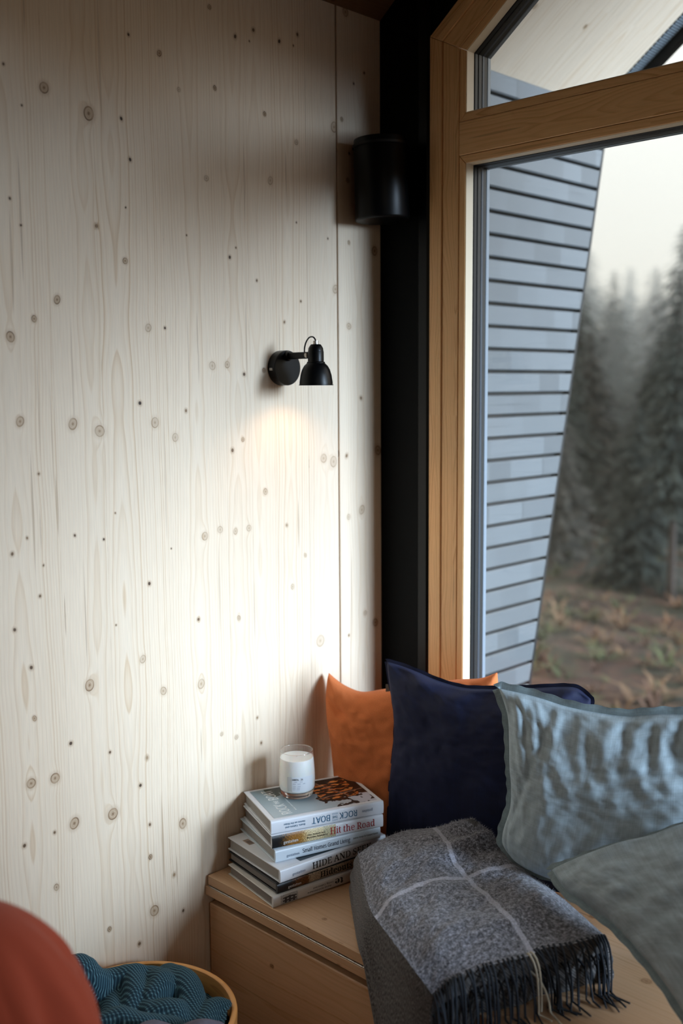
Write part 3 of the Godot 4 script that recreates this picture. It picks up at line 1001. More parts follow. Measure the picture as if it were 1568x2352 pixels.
func books() -> void:
	var white := mat("white_cover", Color(0.90, 0.905, 0.92), 0.32)
	var cool := mat("pale_blue_cover", Color(0.84, 0.88, 0.91), 0.32)
	var ivory := mat("ivory_cover", Color(0.86, 0.84, 0.81), 0.35)
	var dark := mat("black_cover", Color(0.07, 0.065, 0.07), 0.35)
	var pg := painted(64, 256, func(u: float, v: float) -> Color:
		var l := 0.62 + 0.16 * sin(v * 97.0) * sin(v * 41.0 + 1.0) + 0.12 * sin(v * 700.0)
		return Color(l, l * 0.965, l * 0.92))
	var pages := textured("paper_edges", pg, Color(1, 1, 1), 0.1, 0.024, 0.85)
	var grey_pages := textured("grey_paper_edges", pg, Color(0.80, 0.78, 0.78), 0.1, 0.024, 0.85)
	var blue_ink := mat("blue_ink", Color(0.20, 0.42, 0.55), 0.5)
	var grey_ink := mat("grey_ink", Color(0.50, 0.56, 0.64), 0.5)
	var black_ink := mat("black_ink", Color(0.04, 0.04, 0.055), 0.5)
	var red_ink := mat("red_ink", Color(0.66, 0.08, 0.12), 0.5)
	var white_ink := mat("white_ink", Color(0.93, 0.93, 0.92), 0.5)
	var rnd := noise(61, 9.0, 4)
	var up := Vector3.UP
	var x := Vector3.RIGHT
	var front := 0.0007
	# 6: at the bottom
	var t := book("white-spined book with a house drawn on it, bottom of the book stack", v3(0.230, 0.4505, 0.594), 80.0, 0.265, 0.195, 0.0245, ivory, grey_pages)
	t.set_meta("thick", 0.0245)
	var house := painted(96, 64, func(u: float, v: float) -> Color:
		var c := Color(0.80, 0.80, 0.79)
		var roof := v > 0.35 - 0.3 * (0.5 - absf(u - 0.5)) and u > 0.12 and u < 0.92
		if roof and v < 0.95:
			c = Color(0.22, 0.22, 0.24)
			if fposmod(u * 4.2, 1.0) > 0.45 and fposmod(v * 3.1 + 0.2, 1.0) > 0.5: c = Color(0.72, 0.73, 0.74)
		return c * (0.9 + 0.25 * rnd.get_noise_2d(u, v)))
	spine_print(t, "house_picture", 0.018, 0.062, 0.0022, 0.0225, textured("house_print", house, Color.WHITE, 1, 1, 0.4))
	words("small_print", "Living, Cabins and", "Droid Sans", black_ink, t, v3(0.128, 0.0152, front), -x, -up, 0.0050, 0.052)
	words("small_print", "Rural Architecture", "Droid Sans", black_ink, t, v3(0.118, 0.0085, front), -x, -up, 0.0050, 0.062)
	words("title", "te", "Droid Serif", black_ink, t, v3(0.170, 0.0125, front), -x, -up, 0.020, 0.022, true)
	# 5
	t = book("dark-spined book with golden forest picture on its spine, second from the bottom", v3(0.227, 0.4755, 0.579), 81.0, 0.262, 0.205, 0.0215, dark, grey_pages)
	t.set_meta("thick", 0.0215)
	var gold := painted(256, 48, func(u: float, v: float) -> Color:
		var n := rnd.get_noise_2d(u * 6.0, v * 1.2)
		var c := Color(0.06, 0.05, 0.06).lerp(Color(0.50, 0.30, 0.13), smoothstep(0.10, 0.20, u + n * 0.08))
		c = c.lerp(Color(0.80, 0.70, 0.58), smoothstep(0.285, 0.32, u + n * 0.02))
		return c * (0.85 + 0.6 * n))
	spine_print(t, "forest_picture", 0.004, 0.258, 0.0006, 0.0209, textured("forest_print", gold, Color.WHITE, 1, 1, 0.4))
	words("publisher_name", "gestalten", "Droid Sans", white_ink, t, v3(0.044, 0.0085, front), x, up, 0.0075, 0.034)
	words("title", "Hideouts", "Droid Serif", black_ink, t, v3(0.155, 0.0115, front), x, up, 0.019, 0.088, true)
	# 4
	t = book("thick white book with dark serif capitals on its spine, third from the bottom", v3(0.229, 0.4975, 0.572), 82.0, 0.292, 0.215, 0.0290, white, pages)
	t.set_meta("thick", 0.0290)
	words("publisher_name", "gestalten", "Droid Sans", grey_ink, t, v3(0.048, 0.0120, front), x, up, 0.0075, 0.034)
	words("title", "HIDE AND SEEK", "Droid Serif", black_ink, t, v3(0.166, 0.0148, front), x, up, 0.0205, 0.165)
	var st := begin()
	var bars := painted(64, 32, func(u: float, v: float) -> Color:
		return Color(0.35, 0.30, 0.28) if v > 0.2 and fposmod(u * 17.0 + sin(u * 50.0) * 0.3, 1.0) > 0.45 else Color(0.72, 0.62, 0.56))
	poly(st, [v3(0.016, 0.0293, -0.178), v3(0.016, 0.0293, -0.148), v3(0.031, 0.0293, -0.148), v3(0.031, 0.0293, -0.178)], up, Vector3.BACK)
	commit("bar_code", st, textured("bar_code_print", bars, Color.WHITE, 0.030, 0.015, 0.4), t)
	st = begin()
	poly(st, [v3(0.06, 0.0293, -0.205), v3(0.06, 0.0293, -0.012), v3(0.28, 0.0293, -0.012), v3(0.28, 0.0293, -0.205)], up, x)
	commit("cover_picture", st, mat("dark_teal_print", Color(0.07, 0.14, 0.17), 0.35), t)
	# 3
	t = book("slim pale blue book with a plain dark title, third from the stack's top", v3(0.196, 0.5270, 0.556), 72.6, 0.262, 0.200, 0.0275, cool, pages)
	t.set_meta("thick", 0.0275)
	words("publisher_name", "gestalten", "Droid Sans", grey_ink, t, v3(0.042, 0.0110, front), x, up, 0.0075, 0.030)
	words("title", "Small Homes Grand Living", "Droid Sans", mat("slate_ink", Color(0.13, 0.20, 0.29), 0.5), t, v3(0.124, 0.0140, front), x, up, 0.0135, 0.118)
	words("small_print", "Interior Design for Compact Spaces", "Droid Sans", black_ink, t, v3(0.223, 0.0150, front), x, up, 0.0055, 0.064)
	# 2
	t = book("book with red serif title and golden spine picture, second from top of stack", v3(0.185, 0.5550, 0.556), 69.2, 0.270, 0.188, 0.0295, white, grey_pages)
	t.set_meta("thick", 0.0295)
	var road := painted(256, 48, func(u: float, v: float) -> Color:
		var n := rnd.get_noise_2d(u * 5.0, v * 1.5)
		var n2 := rnd.get_noise_2d(u * 11.0 + 9.0, v * 3.0)
		var c := Color(0.05, 0.05, 0.06).lerp(Color(0.62, 0.42, 0.16), smoothstep(0.10, 0.30, u + n * 0.16))
		c = c.lerp(Color(0.90, 0.82, 0.64), smoothstep(0.42, 0.60, u + n * 0.12))
		if u > 0.80: c = c.lerp(Color(0.35, 0.42, 0.37), 0.55 * smoothstep(-0.1, 0.3, n2))
		return c * (0.95 + 0.45 * n))
	spine_print(t, "road_picture", 0.0, 0.152, 0.0008, 0.0288, textured("road_print", road, Color.WHITE, 1, 1, 0.4))
	words("publisher_name", "gestalten", "Droid Sans", white_ink, t, v3(0.044, 0.0105, front), x, up, 0.0085, 0.034)
	words("small_print", "Vans, Nomads and", "Droid Sans", black_ink, t, v3(0.104, 0.0165, front), x, up, 0.0050, 0.042)
	words("small_print", "Roadside Adventures", "Droid Sans", black_ink, t, v3(0.107, 0.0105, front), x, up, 0.0050, 0.050)
	words("title", "Hit the Road", "Droid Serif", red_ink, t, v3(0.193, 0.0150, front), x, up, 0.0215, 0.110)
	# 1
	t = book("white book with a lake and cabin cover, topmost of the stack under the candle", v3(0.180, 0.5853, 0.553), 68.4, 0.271, 0.187, 0.0300, white, pages)
	t.set_meta("thick", 0.0300)
	words("title", "ROCK", "Droid Sans", blue_ink, t, v3(0.184, 0.0148, front), -x, -up, 0.0200, 0.042)
	words("title", "THE", "Droid Sans", blue_ink, t, v3(0.1505, 0.0145, front), -x, -up, 0.0080, 0.013)
	words("title", "BOAT", "Droid Sans", blue_ink, t, v3(0.118, 0.0148, front), -x, -up, 0.0200, 0.043)
	for yy in [0.0062, 0.0085, 0.0205, 0.0228]:
		st = begin()
		box(st, v3(0.1505, yy, 0.0002), v3(0.014, 0.0005, 0.0004), 0.0)
		commit("title_rule", st, blue_ink, t)
	words("small_print", "Boats, Cabins and", "Droid Sans", blue_ink, t, v3(0.056, 0.0108, front), -x, -up, 0.0060, 0.046)
	words("small_print", "Homes on the Water", "Droid Sans", blue_ink, t, v3(0.054, 0.0182, front), -x, -up, 0.0060, 0.050)
	words("publisher_name", "gestalten", "Droid Sans", grey_ink, t, v3(0.230, 0.0150, front), -x, -up, 0.0080, 0.026)
	# cover: x runs along the spine, so the picture is seen from its top edge
	var soft_noise := noise(62, 1.5, 4)
	var lake := painted(384, 256, func(u: float, v: float) -> Color:
		var n := soft_noise.get_noise_2d(u * 2.2, v * 1.6)
		var n2 := soft_noise.get_noise_2d(u * 5.0, v * 3.6 + 7.0)
		var c := Color(0.56, 0.64, 0.67).lerp(Color(0.70, 0.755, 0.78), smoothstep(0.0, 1.0, v))
		c = c.lerp(Color(0.80, 0.79, 0.82), smoothstep(0.62, 0.95, u))
		if v < 0.30 + 0.14 * n2 + 0.08 * n and u > 0.13 and u < 0.75:
			c = Color(0.11, 0.16, 0.13) * (1.0 + 0.7 * n2)
		var shore := 0.20 + 0.10 * n2
		if u > 0.52 + 0.05 * n2 and v < 0.80 + 0.16 * n2 - 0.9 * maxf(0.0, u - 0.82) and v > shore - 0.25:
			c = Color(0.105, 0.085, 0.075) * (1.0 + 0.6 * n2)
			var sl := fposmod(v * 9.0 + u * 3.0 + n * 0.8, 1.0)
			var n3 := soft_noise.get_noise_2d(u * 5.0 + 3.0, v * 14.0)
			if u > 0.54 and u < 0.92 and v > 0.10 and v < 0.72 and sl > 0.38 and n3 + n2 * 0.6 > -0.02:
				c = Color(0.80, 0.36, 0.13).lerp(Color(0.95, 0.62, 0.34), clampf(0.5 + n2 * 1.5, 0, 1))
			if absf(v - 0.62 + (u - 0.6) * 0.25) < 0.012 or absf(u - 0.72 - (v - 0.4) * 0.3) < 0.008:
				c = Color(0.56, 0.44, 0.38)
		if u > 0.60 and v > 0.80 and n2 > 0.22: c = Color(0.16, 0.17, 0.17)
		return c)
	st = begin()
	for k in [[v3(0.012, 0.0303, -0.178), Vector2(0, 0)], [v3(0.261, 0.0303, -0.178), Vector2(1, 0)], [v3(0.261, 0.0303, -0.014), Vector2(1, 1)], [v3(0.012, 0.0303, -0.178), Vector2(0, 0)], [v3(0.261, 0.0303, -0.014), Vector2(1, 1)], [v3(0.012, 0.0303, -0.014), Vector2(0, 1)]]:
		vert(st, k[0], k[1], 1)
	commit("cover_picture", st, textured("lake_print", lake, Color.WHITE, 1, 1, 0.28), t)
	words("cover_title", "ROCK", "Droid Sans", white_ink, t, v3(0.0475, 0.0304, -0.052), v3(0, 0, -1), v3(-1, 0, 0), 0.034, 0.056)
	words("cover_title", "THE", "Droid Sans", white_ink, t, v3(0.0475, 0.0304, -0.094), v3(0, 0, -1), v3(-1, 0, 0), 0.014, 0.018)
	words("cover_title", "BOAT", "Droid Sans", white_ink, t, v3(0.0475, 0.0304, -0.138), v3(0, 0, -1), v3(-1, 0, 0), 0.034, 0.056)
	words("small_print", "Boats, Cabins and Homes on the Water", "Droid Sans", white_ink, t, v3(0.0725, 0.0304, -0.092), v3(0, 0, -1), v3(-1, 0, 0), 0.0045, 0.11)

# ---------------------------------------------------------------- candle
func candle() -> void:
	var t := thing("candle", "white scented candle in a clear glass tumbler on the topmost book", "candle", v3(0.1095, 0.6162, 0.4105))
	var g := mat("candle_glass", Color(1, 1, 1, 0.0), 0.0)
	g.transparency = BaseMaterial3D.TRANSPARENCY_ALPHA
	var solid := mat("candle_base_glass", Color(1, 1, 1, 0.0), 0.0)
	solid.transparency = BaseMaterial3D.TRANSPARENCY_ALPHA
	solid.refraction_enabled = true
	solid.refraction_scale = 0.05
	var st := begin()
	turned(st, [[Vector2(0.0, 0.0), Vector2(0.030, 0.0)], [Vector2(0.030, 0.0), Vector2(0.0345, 0.002), Vector2(0.0385, 0.008), Vector2(0.0405, 0.0165)], [Vector2(0.0405, 0.0165), Vector2(0.0, 0.0160)]], 64)
	commit("glass_base", st, solid, t)
	st = begin()
	turned(st, [[Vector2(0.0408, 0.0168), Vector2(0.0413, 0.021), Vector2(0.0420, 0.034), Vector2(0.0420, 0.050), Vector2(0.0410, 0.070), Vector2(0.0395, 0.088), Vector2(0.0380, 0.1045), Vector2(0.0374, 0.1062), Vector2(0.0366, 0.1062), Vector2(0.0362, 0.1045), Vector2(0.0374, 0.0915)]], 64)
	commit("glass", st, g, t)
	st = begin()
	var rim_pts := []
	for i in 49:
		rim_pts.append(v3(0.0370 * cos(TAU * i / 48.0), 0.1060, 0.0370 * sin(TAU * i / 48.0)))
	tube(st, rim_pts, 0.0011, 0.0011, 8)
	commit("rim", st, solid, t)
	st = begin()
	turned(st, [[Vector2(0.0, 0.0172), Vector2(0.0385, 0.0172)], [Vector2(0.0385, 0.0172), Vector2(0.0405, 0.0215), Vector2(0.0412, 0.034), Vector2(0.0412, 0.050), Vector2(0.0402, 0.070), Vector2(0.0388, 0.086), Vector2(0.0378, 0.0905)], [Vector2(0.0378, 0.0905), Vector2(0.030, 0.0900), Vector2(0.0, 0.0902)]], 64)
	var wax := mat("wax", Color(0.97, 0.965, 0.945), 0.5)
	wax.subsurf_scatter_enabled = true
	wax.subsurf_scatter_strength = 0.2
	commit("wax", st, wax, t)
	st = begin()
	tube(st, [v3(0, 0.088, 0), v3(0.001, 0.094, 0.0)], 0.0008, 0.0007, 6)
	commit("wick", st, mat("wick_cotton", Color(0.85, 0.83, 0.78), 0.9), t)
	# paper label round the lower front
	var rad := func(y: float) -> float:
		return lerpf(0.0411, 0.0420, clampf((y - 0.020) / 0.014, 0, 1)) + 0.0004 if y < 0.034 else lerpf(0.0420, 0.0414, clampf((y - 0.050) / 0.014, 0, 1)) + 0.0004
	var facing := atan2(0.708, 0.706)
	st = begin()
	var P := PackedVector3Array()
	for j in 7:
		for i in 25:
			var a := facing + 0.50 - 1.55 * i / 24.0
			var y := 0.056 - 0.034 * j / 6.0
			var r: float = rad.call(y)
			P.append(v3(r * cos(a), y, r * sin(a)))
	sheet(st, P, 25, 7)
	var lab := painted(200, 64, func(u: float, _v: float) -> Color:
		return Color(0.80, 0.80, 0.79) if u < 0.17 else Color(0.92, 0.93, 0.95))
	commit("label", st, textured("label_paper", lab, Color.WHITE, 1, 1, 0.6), t)
	var ink: Material = M.black_ink
	var soft: Material = M.grey_ink
	var letter := func(called: String, text: String, a0: float, y: float, h: float, l: float, m: Material, bold: bool) -> void:
		# each word sits flat on a short chord of the glass
		var r: float = rad.call(y) + 0.0005
		var a := facing + 0.50 - 1.55 * a0
		var nrm := v3(cos(a), 0, sin(a))
		var right := v3(sin(a), 0, -cos(a))
		words(called, text, "Droid Sans Mono", m, t, nrm * r + v3(0, y, 0), right, Vector3.UP, h, l, bold)
	letter.call("scent_name", "SAN", 0.245, 0.0508, 0.0058, 0.0075, ink, true)
	letter.call("scent_name", "TAL", 0.370, 0.0508, 0.0058, 0.0075, ink, true)
	letter.call("scent_name", "26", 0.520, 0.0508, 0.0058, 0.0050, ink, true)
	var lines := [[0.0455, 0.30, 0.40], [0.0455, 0.50, 0.3], [0.0410, 0.26, 0.3], [0.0410, 0.42, 0.3], [0.0410, 0.60, 0.4], [0.0355, 0.26, 0.3], [0.0355, 0.42, 0.3], [0.0315, 0.25, 0.2], [0.0315, 0.40, 0.3], [0.0275, 0.25, 0.2], [0.0275, 0.39, 0.3]]
	for l in lines:
		letter.call("small_print", "soy wax" if l[2] < 0.35 else "candle", l[1], l[0], 0.0024, 0.0062, soft, false)

# ---------------------------------------------------------------- wall lamp
func wall_lamp() -> void:
	var at := v3(0.0, 1.594, 0.3444)
	var t := thing("wall_lamp", "small black metal reading lamp, switched on, fixed to the pale wood wall", "lamp", at)
	var out := Basis(v3(0, 1, 0), v3(1, 0, 0), v3(0, 0, -1))   # lathe axis away from the wall
	var st := begin()
	turned(st, [[Vector2(0.0396, 0.0), Vector2(0.0400, 0.001), Vector2(0.0400, 0.0235)], [Vector2(0.0400, 0.0235), Vector2(0.0393, 0.0250)], [Vector2(0.0393, 0.0250), Vector2(0.0, 0.0250)]], 56, Vector3.ZERO, out)
	commit("wall_plate", st, M.black_metal, t)
	# fixing screw in the rim of the plate
	st = begin()
	box(st, v3(0.012, -0.003, 0.0398), v3(0.010, 0.006, 0.003), 0.0008)
	commit("screw", st, M.steel, t)
	st = begin()
	box(st, v3(0.0610, 0.0270, 0.0), v3(0.076, 0.0150, 0.012), 0.0015)
	tube(st, [v3(0.024, 0.027, 0), v3(0.034, 0.027, 0)], 0.012, 0.0105, 20, 7)
	commit("arm", st, M.black_metal, t)
	st = begin()
	var face := Basis(v3(1, 0, 0), v3(0, 0, 1), v3(0, -1, 0))
	turned(st, [[Vector2(0.0052, 0.0), Vector2(0.0052, 0.002), Vector2(0.0040, 0.0032), Vector2(0.0, 0.0034)]], 24, v3(0.0935, 0.0270, 0.0062), face)
	commit("screw", st, M.steel, t)
	# shade, open below
	var s := v3(0.118, 0.0, 0.0)
	st = begin()
	turned(st, [[Vector2(0.0385, -0.0405), Vector2(0.0385, -0.0385)], [Vector2(0.0375, -0.0380), Vector2(0.0368, -0.030), Vector2(0.0350, -0.018), Vector2(0.0315, -0.006), Vector2(0.0265, 0.003), Vector2(0.0205, 0.0085)], [Vector2(0.0205, 0.0085), Vector2(0.0200, 0.0115), Vector2(0.0180, 0.0125)], [Vector2(0.0178, 0.0125), Vector2(0.0178, 0.034), Vector2(0.0172, 0.0355)], [Vector2(0.0172, 0.0355), Vector2(0.0165, 0.042), Vector2(0.0130, 0.0480), Vector2(0.0105, 0.0505)], [Vector2(0.0105, 0.0505), Vector2(0.0, 0.0510)]], 48, s)
	# inside of the shade
	turned(st, [[Vector2(0.0, 0.032), Vector2(0.0150, 0.031)], [Vector2(0.0150, 0.031), Vector2(0.0158, 0.012), Vector2(0.0245, 0.0018), Vector2(0.0330, -0.018), Vector2(0.0352, -0.030), Vector2(0.0360, -0.0405)], [Vector2(0.0360, -0.0405), Vector2(0.0385, -0.0405)]], 48, s)
	commit("shade", st, M.black_metal, t)
	st = begin()
	turned(st, [[Vector2(0.0062, 0.0508), Vector2(0.0062, 0.0585)], [Vector2(0.0062, 0.0585), Vector2(0.0, 0.0588)]], 20, s)
	commit("ferrule", st, M.steel, t)
	st = begin()
	var cord := []
	for i in 15:
		cord.append(smooth_line([v3(0.081, 0.033, 0.0), v3(0.082, 0.045, 0.0), v3(0.088, 0.058, 0.0), v3(0.098, 0.0665, 0.0), v3(0.109, 0.0672, 0.0), v3(0.116, 0.0620, 0.0), v3(0.118, 0.056, 0.0)], i / 14.0))
	tube(st, cord, 0.0017, 0.0017, 10)
	commit("cord", st, M.black_gasket, t)
	# bulb and its light
	st = begin()
	var prof := []
	for i in 13:
		var a := PI * i / 12.0 - PI / 2
		prof.append(Vector2(0.0135 * cos(a), -0.010 + 0.0135 * sin(a)))
	lathe(st, prof, 24, s)
	var glow := mat("lit_bulb", Color(1, 0.95, 0.85), 0.4)
	glow.emission_enabled = true
	glow.emission = Color(1.0, 0.80, 0.58)
	glow.emission_energy_multiplier = 3.0
	commit("bulb", st, glow, t)
	var lamp := OmniLight3D.new()
	lamp.name = "bulb_light"
	lamp.light_color = Color(1.0, 0.86, 0.72)
	lamp.light_energy = 0.0125
	lamp.light_size = 0.012
	lamp.omni_range = 8.0
	lamp.omni_attenuation = 2.0
	lamp.shadow_enabled = true
	t.add_child(lamp)
	lamp.position = s + v3(0, -0.010, 0)

# ---------------------------------------------------------------- round speaker in the corner
func speaker() -> void:
	var t := thing("wall_speaker", "matt black cylindrical speaker mounted high in the corner beside the window", "speaker", v3(0.078, 1.945, 0.078))
	var tilt := Basis(v3(0.7, 0, 0.7).normalized(), 0.03)
	var st := begin()
	turned(st, [[Vector2(0.0, 0.0), Vector2(0.061, 0.0)], [Vector2(0.061, 0.0), Vector2(0.0645, 0.0018), Vector2(0.066, 0.006), Vector2(0.0635, 0.186), Vector2(0.0625, 0.189)], [Vector2(0.0625, 0.189), Vector2(0.0605, 0.1885), Vector2(0.0600, 0.1865)], [Vector2(0.0600, 0.1865), Vector2(0.0, 0.1865)]], 56, Vector3.ZERO, tilt)
	commit("body", st, M.black_metal, t)
	st = begin()
	lathe(st, [Vector2(0.0667, 0.170), Vector2(0.0667, 0.172), Vector2(0.0667, 0.176)], 56, Vector3.ZERO, tilt)
	commit("seam_ring", st, M.black_gasket, t)
	st = begin()
	box(st, v3(-0.028, 0.150, -0.0585), v3(0.030, 0.095, 0.039), 0.003)
	commit("bracket", st, M.black_gasket, t)

# ---------------------------------------------------------------- cushions
# a filled cover sewn from two sheets; the four edges are given as points, seen from the front: top and bottom run to the right, left and right run down
func cushion(t: Node3D, cloth: Material, top: Array, left: Array, right: Array, bottom: Array, n: Vector3, fill: float, back: float, s: int, crease: Callable, seam := 0.0, seam_mat: Material = null, sag := 1.0) -> void:
	n = n.normalized()
	var nu := 84
	var nv := 72
	var nz := noise(s, 2.2, 3)
	var fine := noise(s + 1, 14.0, 2)
	var base := PackedVector3Array()
	var at := t.position
	for j in nv:
		var v := float(j) / (nv - 1)
		for i in nu:
			var u := float(i) / (nu - 1)
			var a := smooth_line(top, u).lerp(smooth_line(bottom, u), v)
			var b := smooth_line(left, v).lerp(smooth_line(right, v), u)
			var c: Vector3 = (top[0] as Vector3).lerp(top[-1], u).lerp((bottom[0] as Vector3).lerp(bottom[-1], u), v)
			base.append(a + b - c - at)
	var F := PackedVector3Array()
	var B := PackedVector3Array()
	for j in nv:
		var v := float(j) / (nv - 1)
		for i in nu:
			var u := float(i) / (nu - 1)
			var k := j * nu + i
			var pu := sqrt(clampf(1.0 - pow(absf(2.0 * u - 1.0), 2.6), 0, 1))
			var pv := sqrt(clampf(1.0 - pow(absf(2.0 * pow(v, sag) - 1.0), 2.6), 0, 1))
			var body := pow(pu * pv, 0.85)
			var rim := minf(minf(u, 1.0 - u), minf(v, 1.0 - v))
			var live := smoothstep(0.0, 0.06, rim)
			var w: float = crease.call(u, v) * live
			var lump := (0.16 * nz.get_noise_2d(u, v) * fill + 0.0022 * fine.get_noise_2d(u, v)) * live
			F.append(base[k] + n * (fill * body + lump + w))
			B.append(base[k] - n * back * body)
	var st := begin()
	sheet(st, F, nu, nv, 0.5, 0.45)
	sheet(st, B, nu, nv, 0.5, 0.45, true)
	commit("cover", st, cloth, t)
	if seam > 0.0:
		# flat sewn hem standing out all round
		st = begin()
		var rng := RandomNumberGenerator.new()
		rng.seed = s
		var loop := []
		for i in nu: loop.append(base[i])
		for j in range(1, nv): loop.append(base[j * nu + nu - 1])
		for i in range(1, nu): loop.append(base[(nv - 1) * nu + nu - 1 - i])
		for j in range(1, nv): loop.append(base[(nv - 1 - j) * nu])
		var mid := Vector3.ZERO
		for p in loop: mid += p / loop.size()
		var P := PackedVector3Array()
		var Q := PackedVector3Array()
		var m: int = loop.size()
		for r in 3:
			for i in m:
				var d: Vector3 = (loop[(i + 1) % m] - loop[(i + m - 1 - (1 if i == 0 else 0)) % m]).normalized()
				var o := d.cross(n).normalized()
				if o.dot(loop[i] - mid) < 0.0: o = -o
				var wav := 0.0011 * sin(i * 0.55 + s) + 0.0010 * sin(i * 0.23 + 2.0)
				var p: Vector3 = loop[i] + o * (seam * r * 0.5 * (1.0 + 0.10 * sin(i * 0.9)) - 0.003 * (1 - r)) + n * wav * r * 0.5
				P.append(p + n * 0.0009)
				Q.append(p - n * 0.0009)
		sheet(st, P, m, 3, 2.0, 0.02, false, 2)
		sheet(st, Q, m, 3, 2.0, 0.02, true, 3)
		commit("hem", st, seam_mat if seam_mat else cloth, t)

func cloth_mat(called: String, c: Color, weave: Image, tile: float, rough: float, bump: float, sheen := 0.0) -> StandardMaterial3D:
	var m := textured(called, weave, c, tile, tile, rough)
	normal_map(m, weave, bump)
	if sheen > 0.0:
		m.rim_enabled = true
		m.rim = sheen
		m.rim_tint = 0.6
	return m

func cushions() -> void:
	var weave := weave_image(512, 71, 0.07)
	var felt := rand_image(256, 256, 72, 0.18, 4)
	felt.convert(Image.FORMAT_RGB8)
	for y in 256:
		for x in 256:
			var l := 0.86 + 0.26 * (felt.get_pixel(x, y).r - 0.5)
			felt.set_pixel(x, y, Color(l, l, l))
	var orange := cloth_mat("orange_wool", Color(1.0, 0.56, 0.31), felt, 0.10, 0.95, 1.2, 0.3)
	var navy := cloth_mat("navy_linen", Color(0.05, 0.10, 0.28), weave, 0.22, 0.8, 2.0, 0.25)
	var blue := cloth_mat("grey_blue_linen", Color(0.84, 0.915, 0.95), weave, 0.26, 0.88, 1.6)
	var hem := cloth_mat("linen_hem", Color(0.72, 0.80, 0.82), weave, 0.20, 0.9, 1.6)

	var t := thing("cushion", "orange wool cushion in the corner behind the stacked books, with a small sewn-in tag", "cushion", v3(0.22, 0.455, 0.17))
	var soft := func(u: float, v: float) -> float:
		return -0.010 * exp(-pow((v - 0.13 - 0.30 * u) / 0.035, 2.0)) * exp(-pow((u - 0.16) / 0.13, 2.0)) + 0.004 * sin(u * 16.0 - v * 9.0) * exp(-v * 7.0) - 0.006 * exp(-pow((v - 0.60 + 0.15 * u) / 0.03, 2.0)) * exp(-u * 4.0)
	cushion(t, orange, [v3(0.019, 0.847, 0.215), v3(0.056, 0.822, 0.202), v3(0.100, 0.809, 0.183), v3(0.150, 0.820, 0.158), v3(0.227, 0.839, 0.119), v3(0.312, 0.859, 0.080), v3(0.368, 0.869, 0.060), v3(0.409, 0.889, 0.050)],
		[v3(0.019, 0.847, 0.215), v3(0.022, 0.789, 0.223), v3(0.034, 0.726, 0.227), v3(0.049, 0.663, 0.230), v3(0.062, 0.590, 0.235), v3(0.074, 0.528, 0.239), v3(0.077, 0.462, 0.246)],
		[v3(0.409, 0.889, 0.050), v3(0.424, 0.779, 0.055), v3(0.440, 0.649, 0.060), v3(0.445, 0.462, 0.075)],
		[v3(0.077, 0.462, 0.246), v3(0.183, 0.460, 0.190), v3(0.301, 0.460, 0.141), v3(0.445, 0.462, 0.075)], v3(0.42, 0.14, 0.90), 0.075, 0.035, 81, soft)
	# the tag at the top seam
	var st := begin()
	box(st, v3(0.182, 0.826, 0.178) - t.position, v3(0.010, 0.032, 0.0016), 0.0004, Vector3.UP, Basis(Vector3.UP, 0.43))
	commit("sewn_tag", st, mat("tag_ribbon", Color(0.30, 0.23, 0.17), 0.8), t)

	t = thing("cushion", "dark navy linen cushion leaning in front of the orange one", "cushion", v3(0.45, 0.455, 0.15))
	var loose := func(u: float, v: float) -> float:
		var near := exp(-v * 5.5)
		return 0.0055 * near * sin(u * 30.0 + 4.0 * sin(v * 6.0)) + 0.004 * near * sin(u * 13.0 - v * 22.0) - 0.012 * exp(-pow((u - v * 0.5 - 0.10) / 0.05, 2.0)) * exp(-v * 6.0) - 0.010 * exp(-pow((u + v * 0.5 - 0.93) / 0.04, 2.0)) * exp(-v * 6.0)
	cushion(t, navy, [v3(0.205, 0.908, 0.205), v3(0.262, 0.899, 0.192), v3(0.328, 0.883, 0.177), v3(0.392, 0.874, 0.162), v3(0.453, 0.879, 0.146), v3(0.532, 0.892, 0.125), v3(0.607, 0.906, 0.105), v3(0.649, 0.909, 0.094), v3(0.680, 0.891, 0.088)],
		[v3(0.205, 0.908, 0.205), v3(0.219, 0.858, 0.207), v3(0.234, 0.798, 0.209), v3(0.241, 0.738, 0.214), v3(0.238, 0.665, 0.222), v3(0.237, 0.593, 0.230), v3(0.240, 0.460, 0.240)],
		[v3(0.680, 0.891, 0.088), v3(0.680, 0.803, 0.097), v3(0.679, 0.691, 0.100), v3(0.689, 0.465, 0.110)],
		[v3(0.240, 0.460, 0.240), v3(0.357, 0.462, 0.200), v3(0.540, 0.462, 0.150), v3(0.689, 0.465, 0.110)], v3(0.24, 0.10, 0.96), 0.055, 0.030, 83, loose, 0.004)

	t = thing("cushion", "large grey-blue linen cushion with a flat sewn hem, standing against the window", "cushion", v3(0.80, 0.50, 0.20), "grey-blue linen cushions")
	var linen := func(u: float, v: float) -> float:
		var near := exp(-v * 3.0)
		var k := 0.0
		for q in [[0.10, 0.02, 0.9], [0.20, 0.10, 0.7], [0.33, 0.02, -0.5], [0.42, 0.16, 0.5], [0.55, 0.02, 0.35], [0.66, 0.10, 0.25], [0.78, 0.02, -0.4]]:
			k += -0.0033 * exp(-pow((u - q[0] - (v - q[1]) * 0.22 * q[2]) / 0.014, 2.0)) * exp(-pow((v - q[1] - 0.10) / 0.16, 2.0))
		return k + 0.0024 * near * sin(u * 34.0 + 5.0 * sin(v * 5.0 + u * 3.0)) + 0.0022 * sin(u * 61.0 + 3.0 * sin(v * 9.0)) * exp(-v * 1.6) - 0.0035 * exp(-pow((v - 0.33 - 0.02 * sin(u * 9.0)) / 0.012, 2.0)) * smoothstep(0.2, 0.4, u) - 0.0040 * exp(-pow((u - 0.06 - 0.3 * absf(v - 0.8)) / 0.02, 2.0))
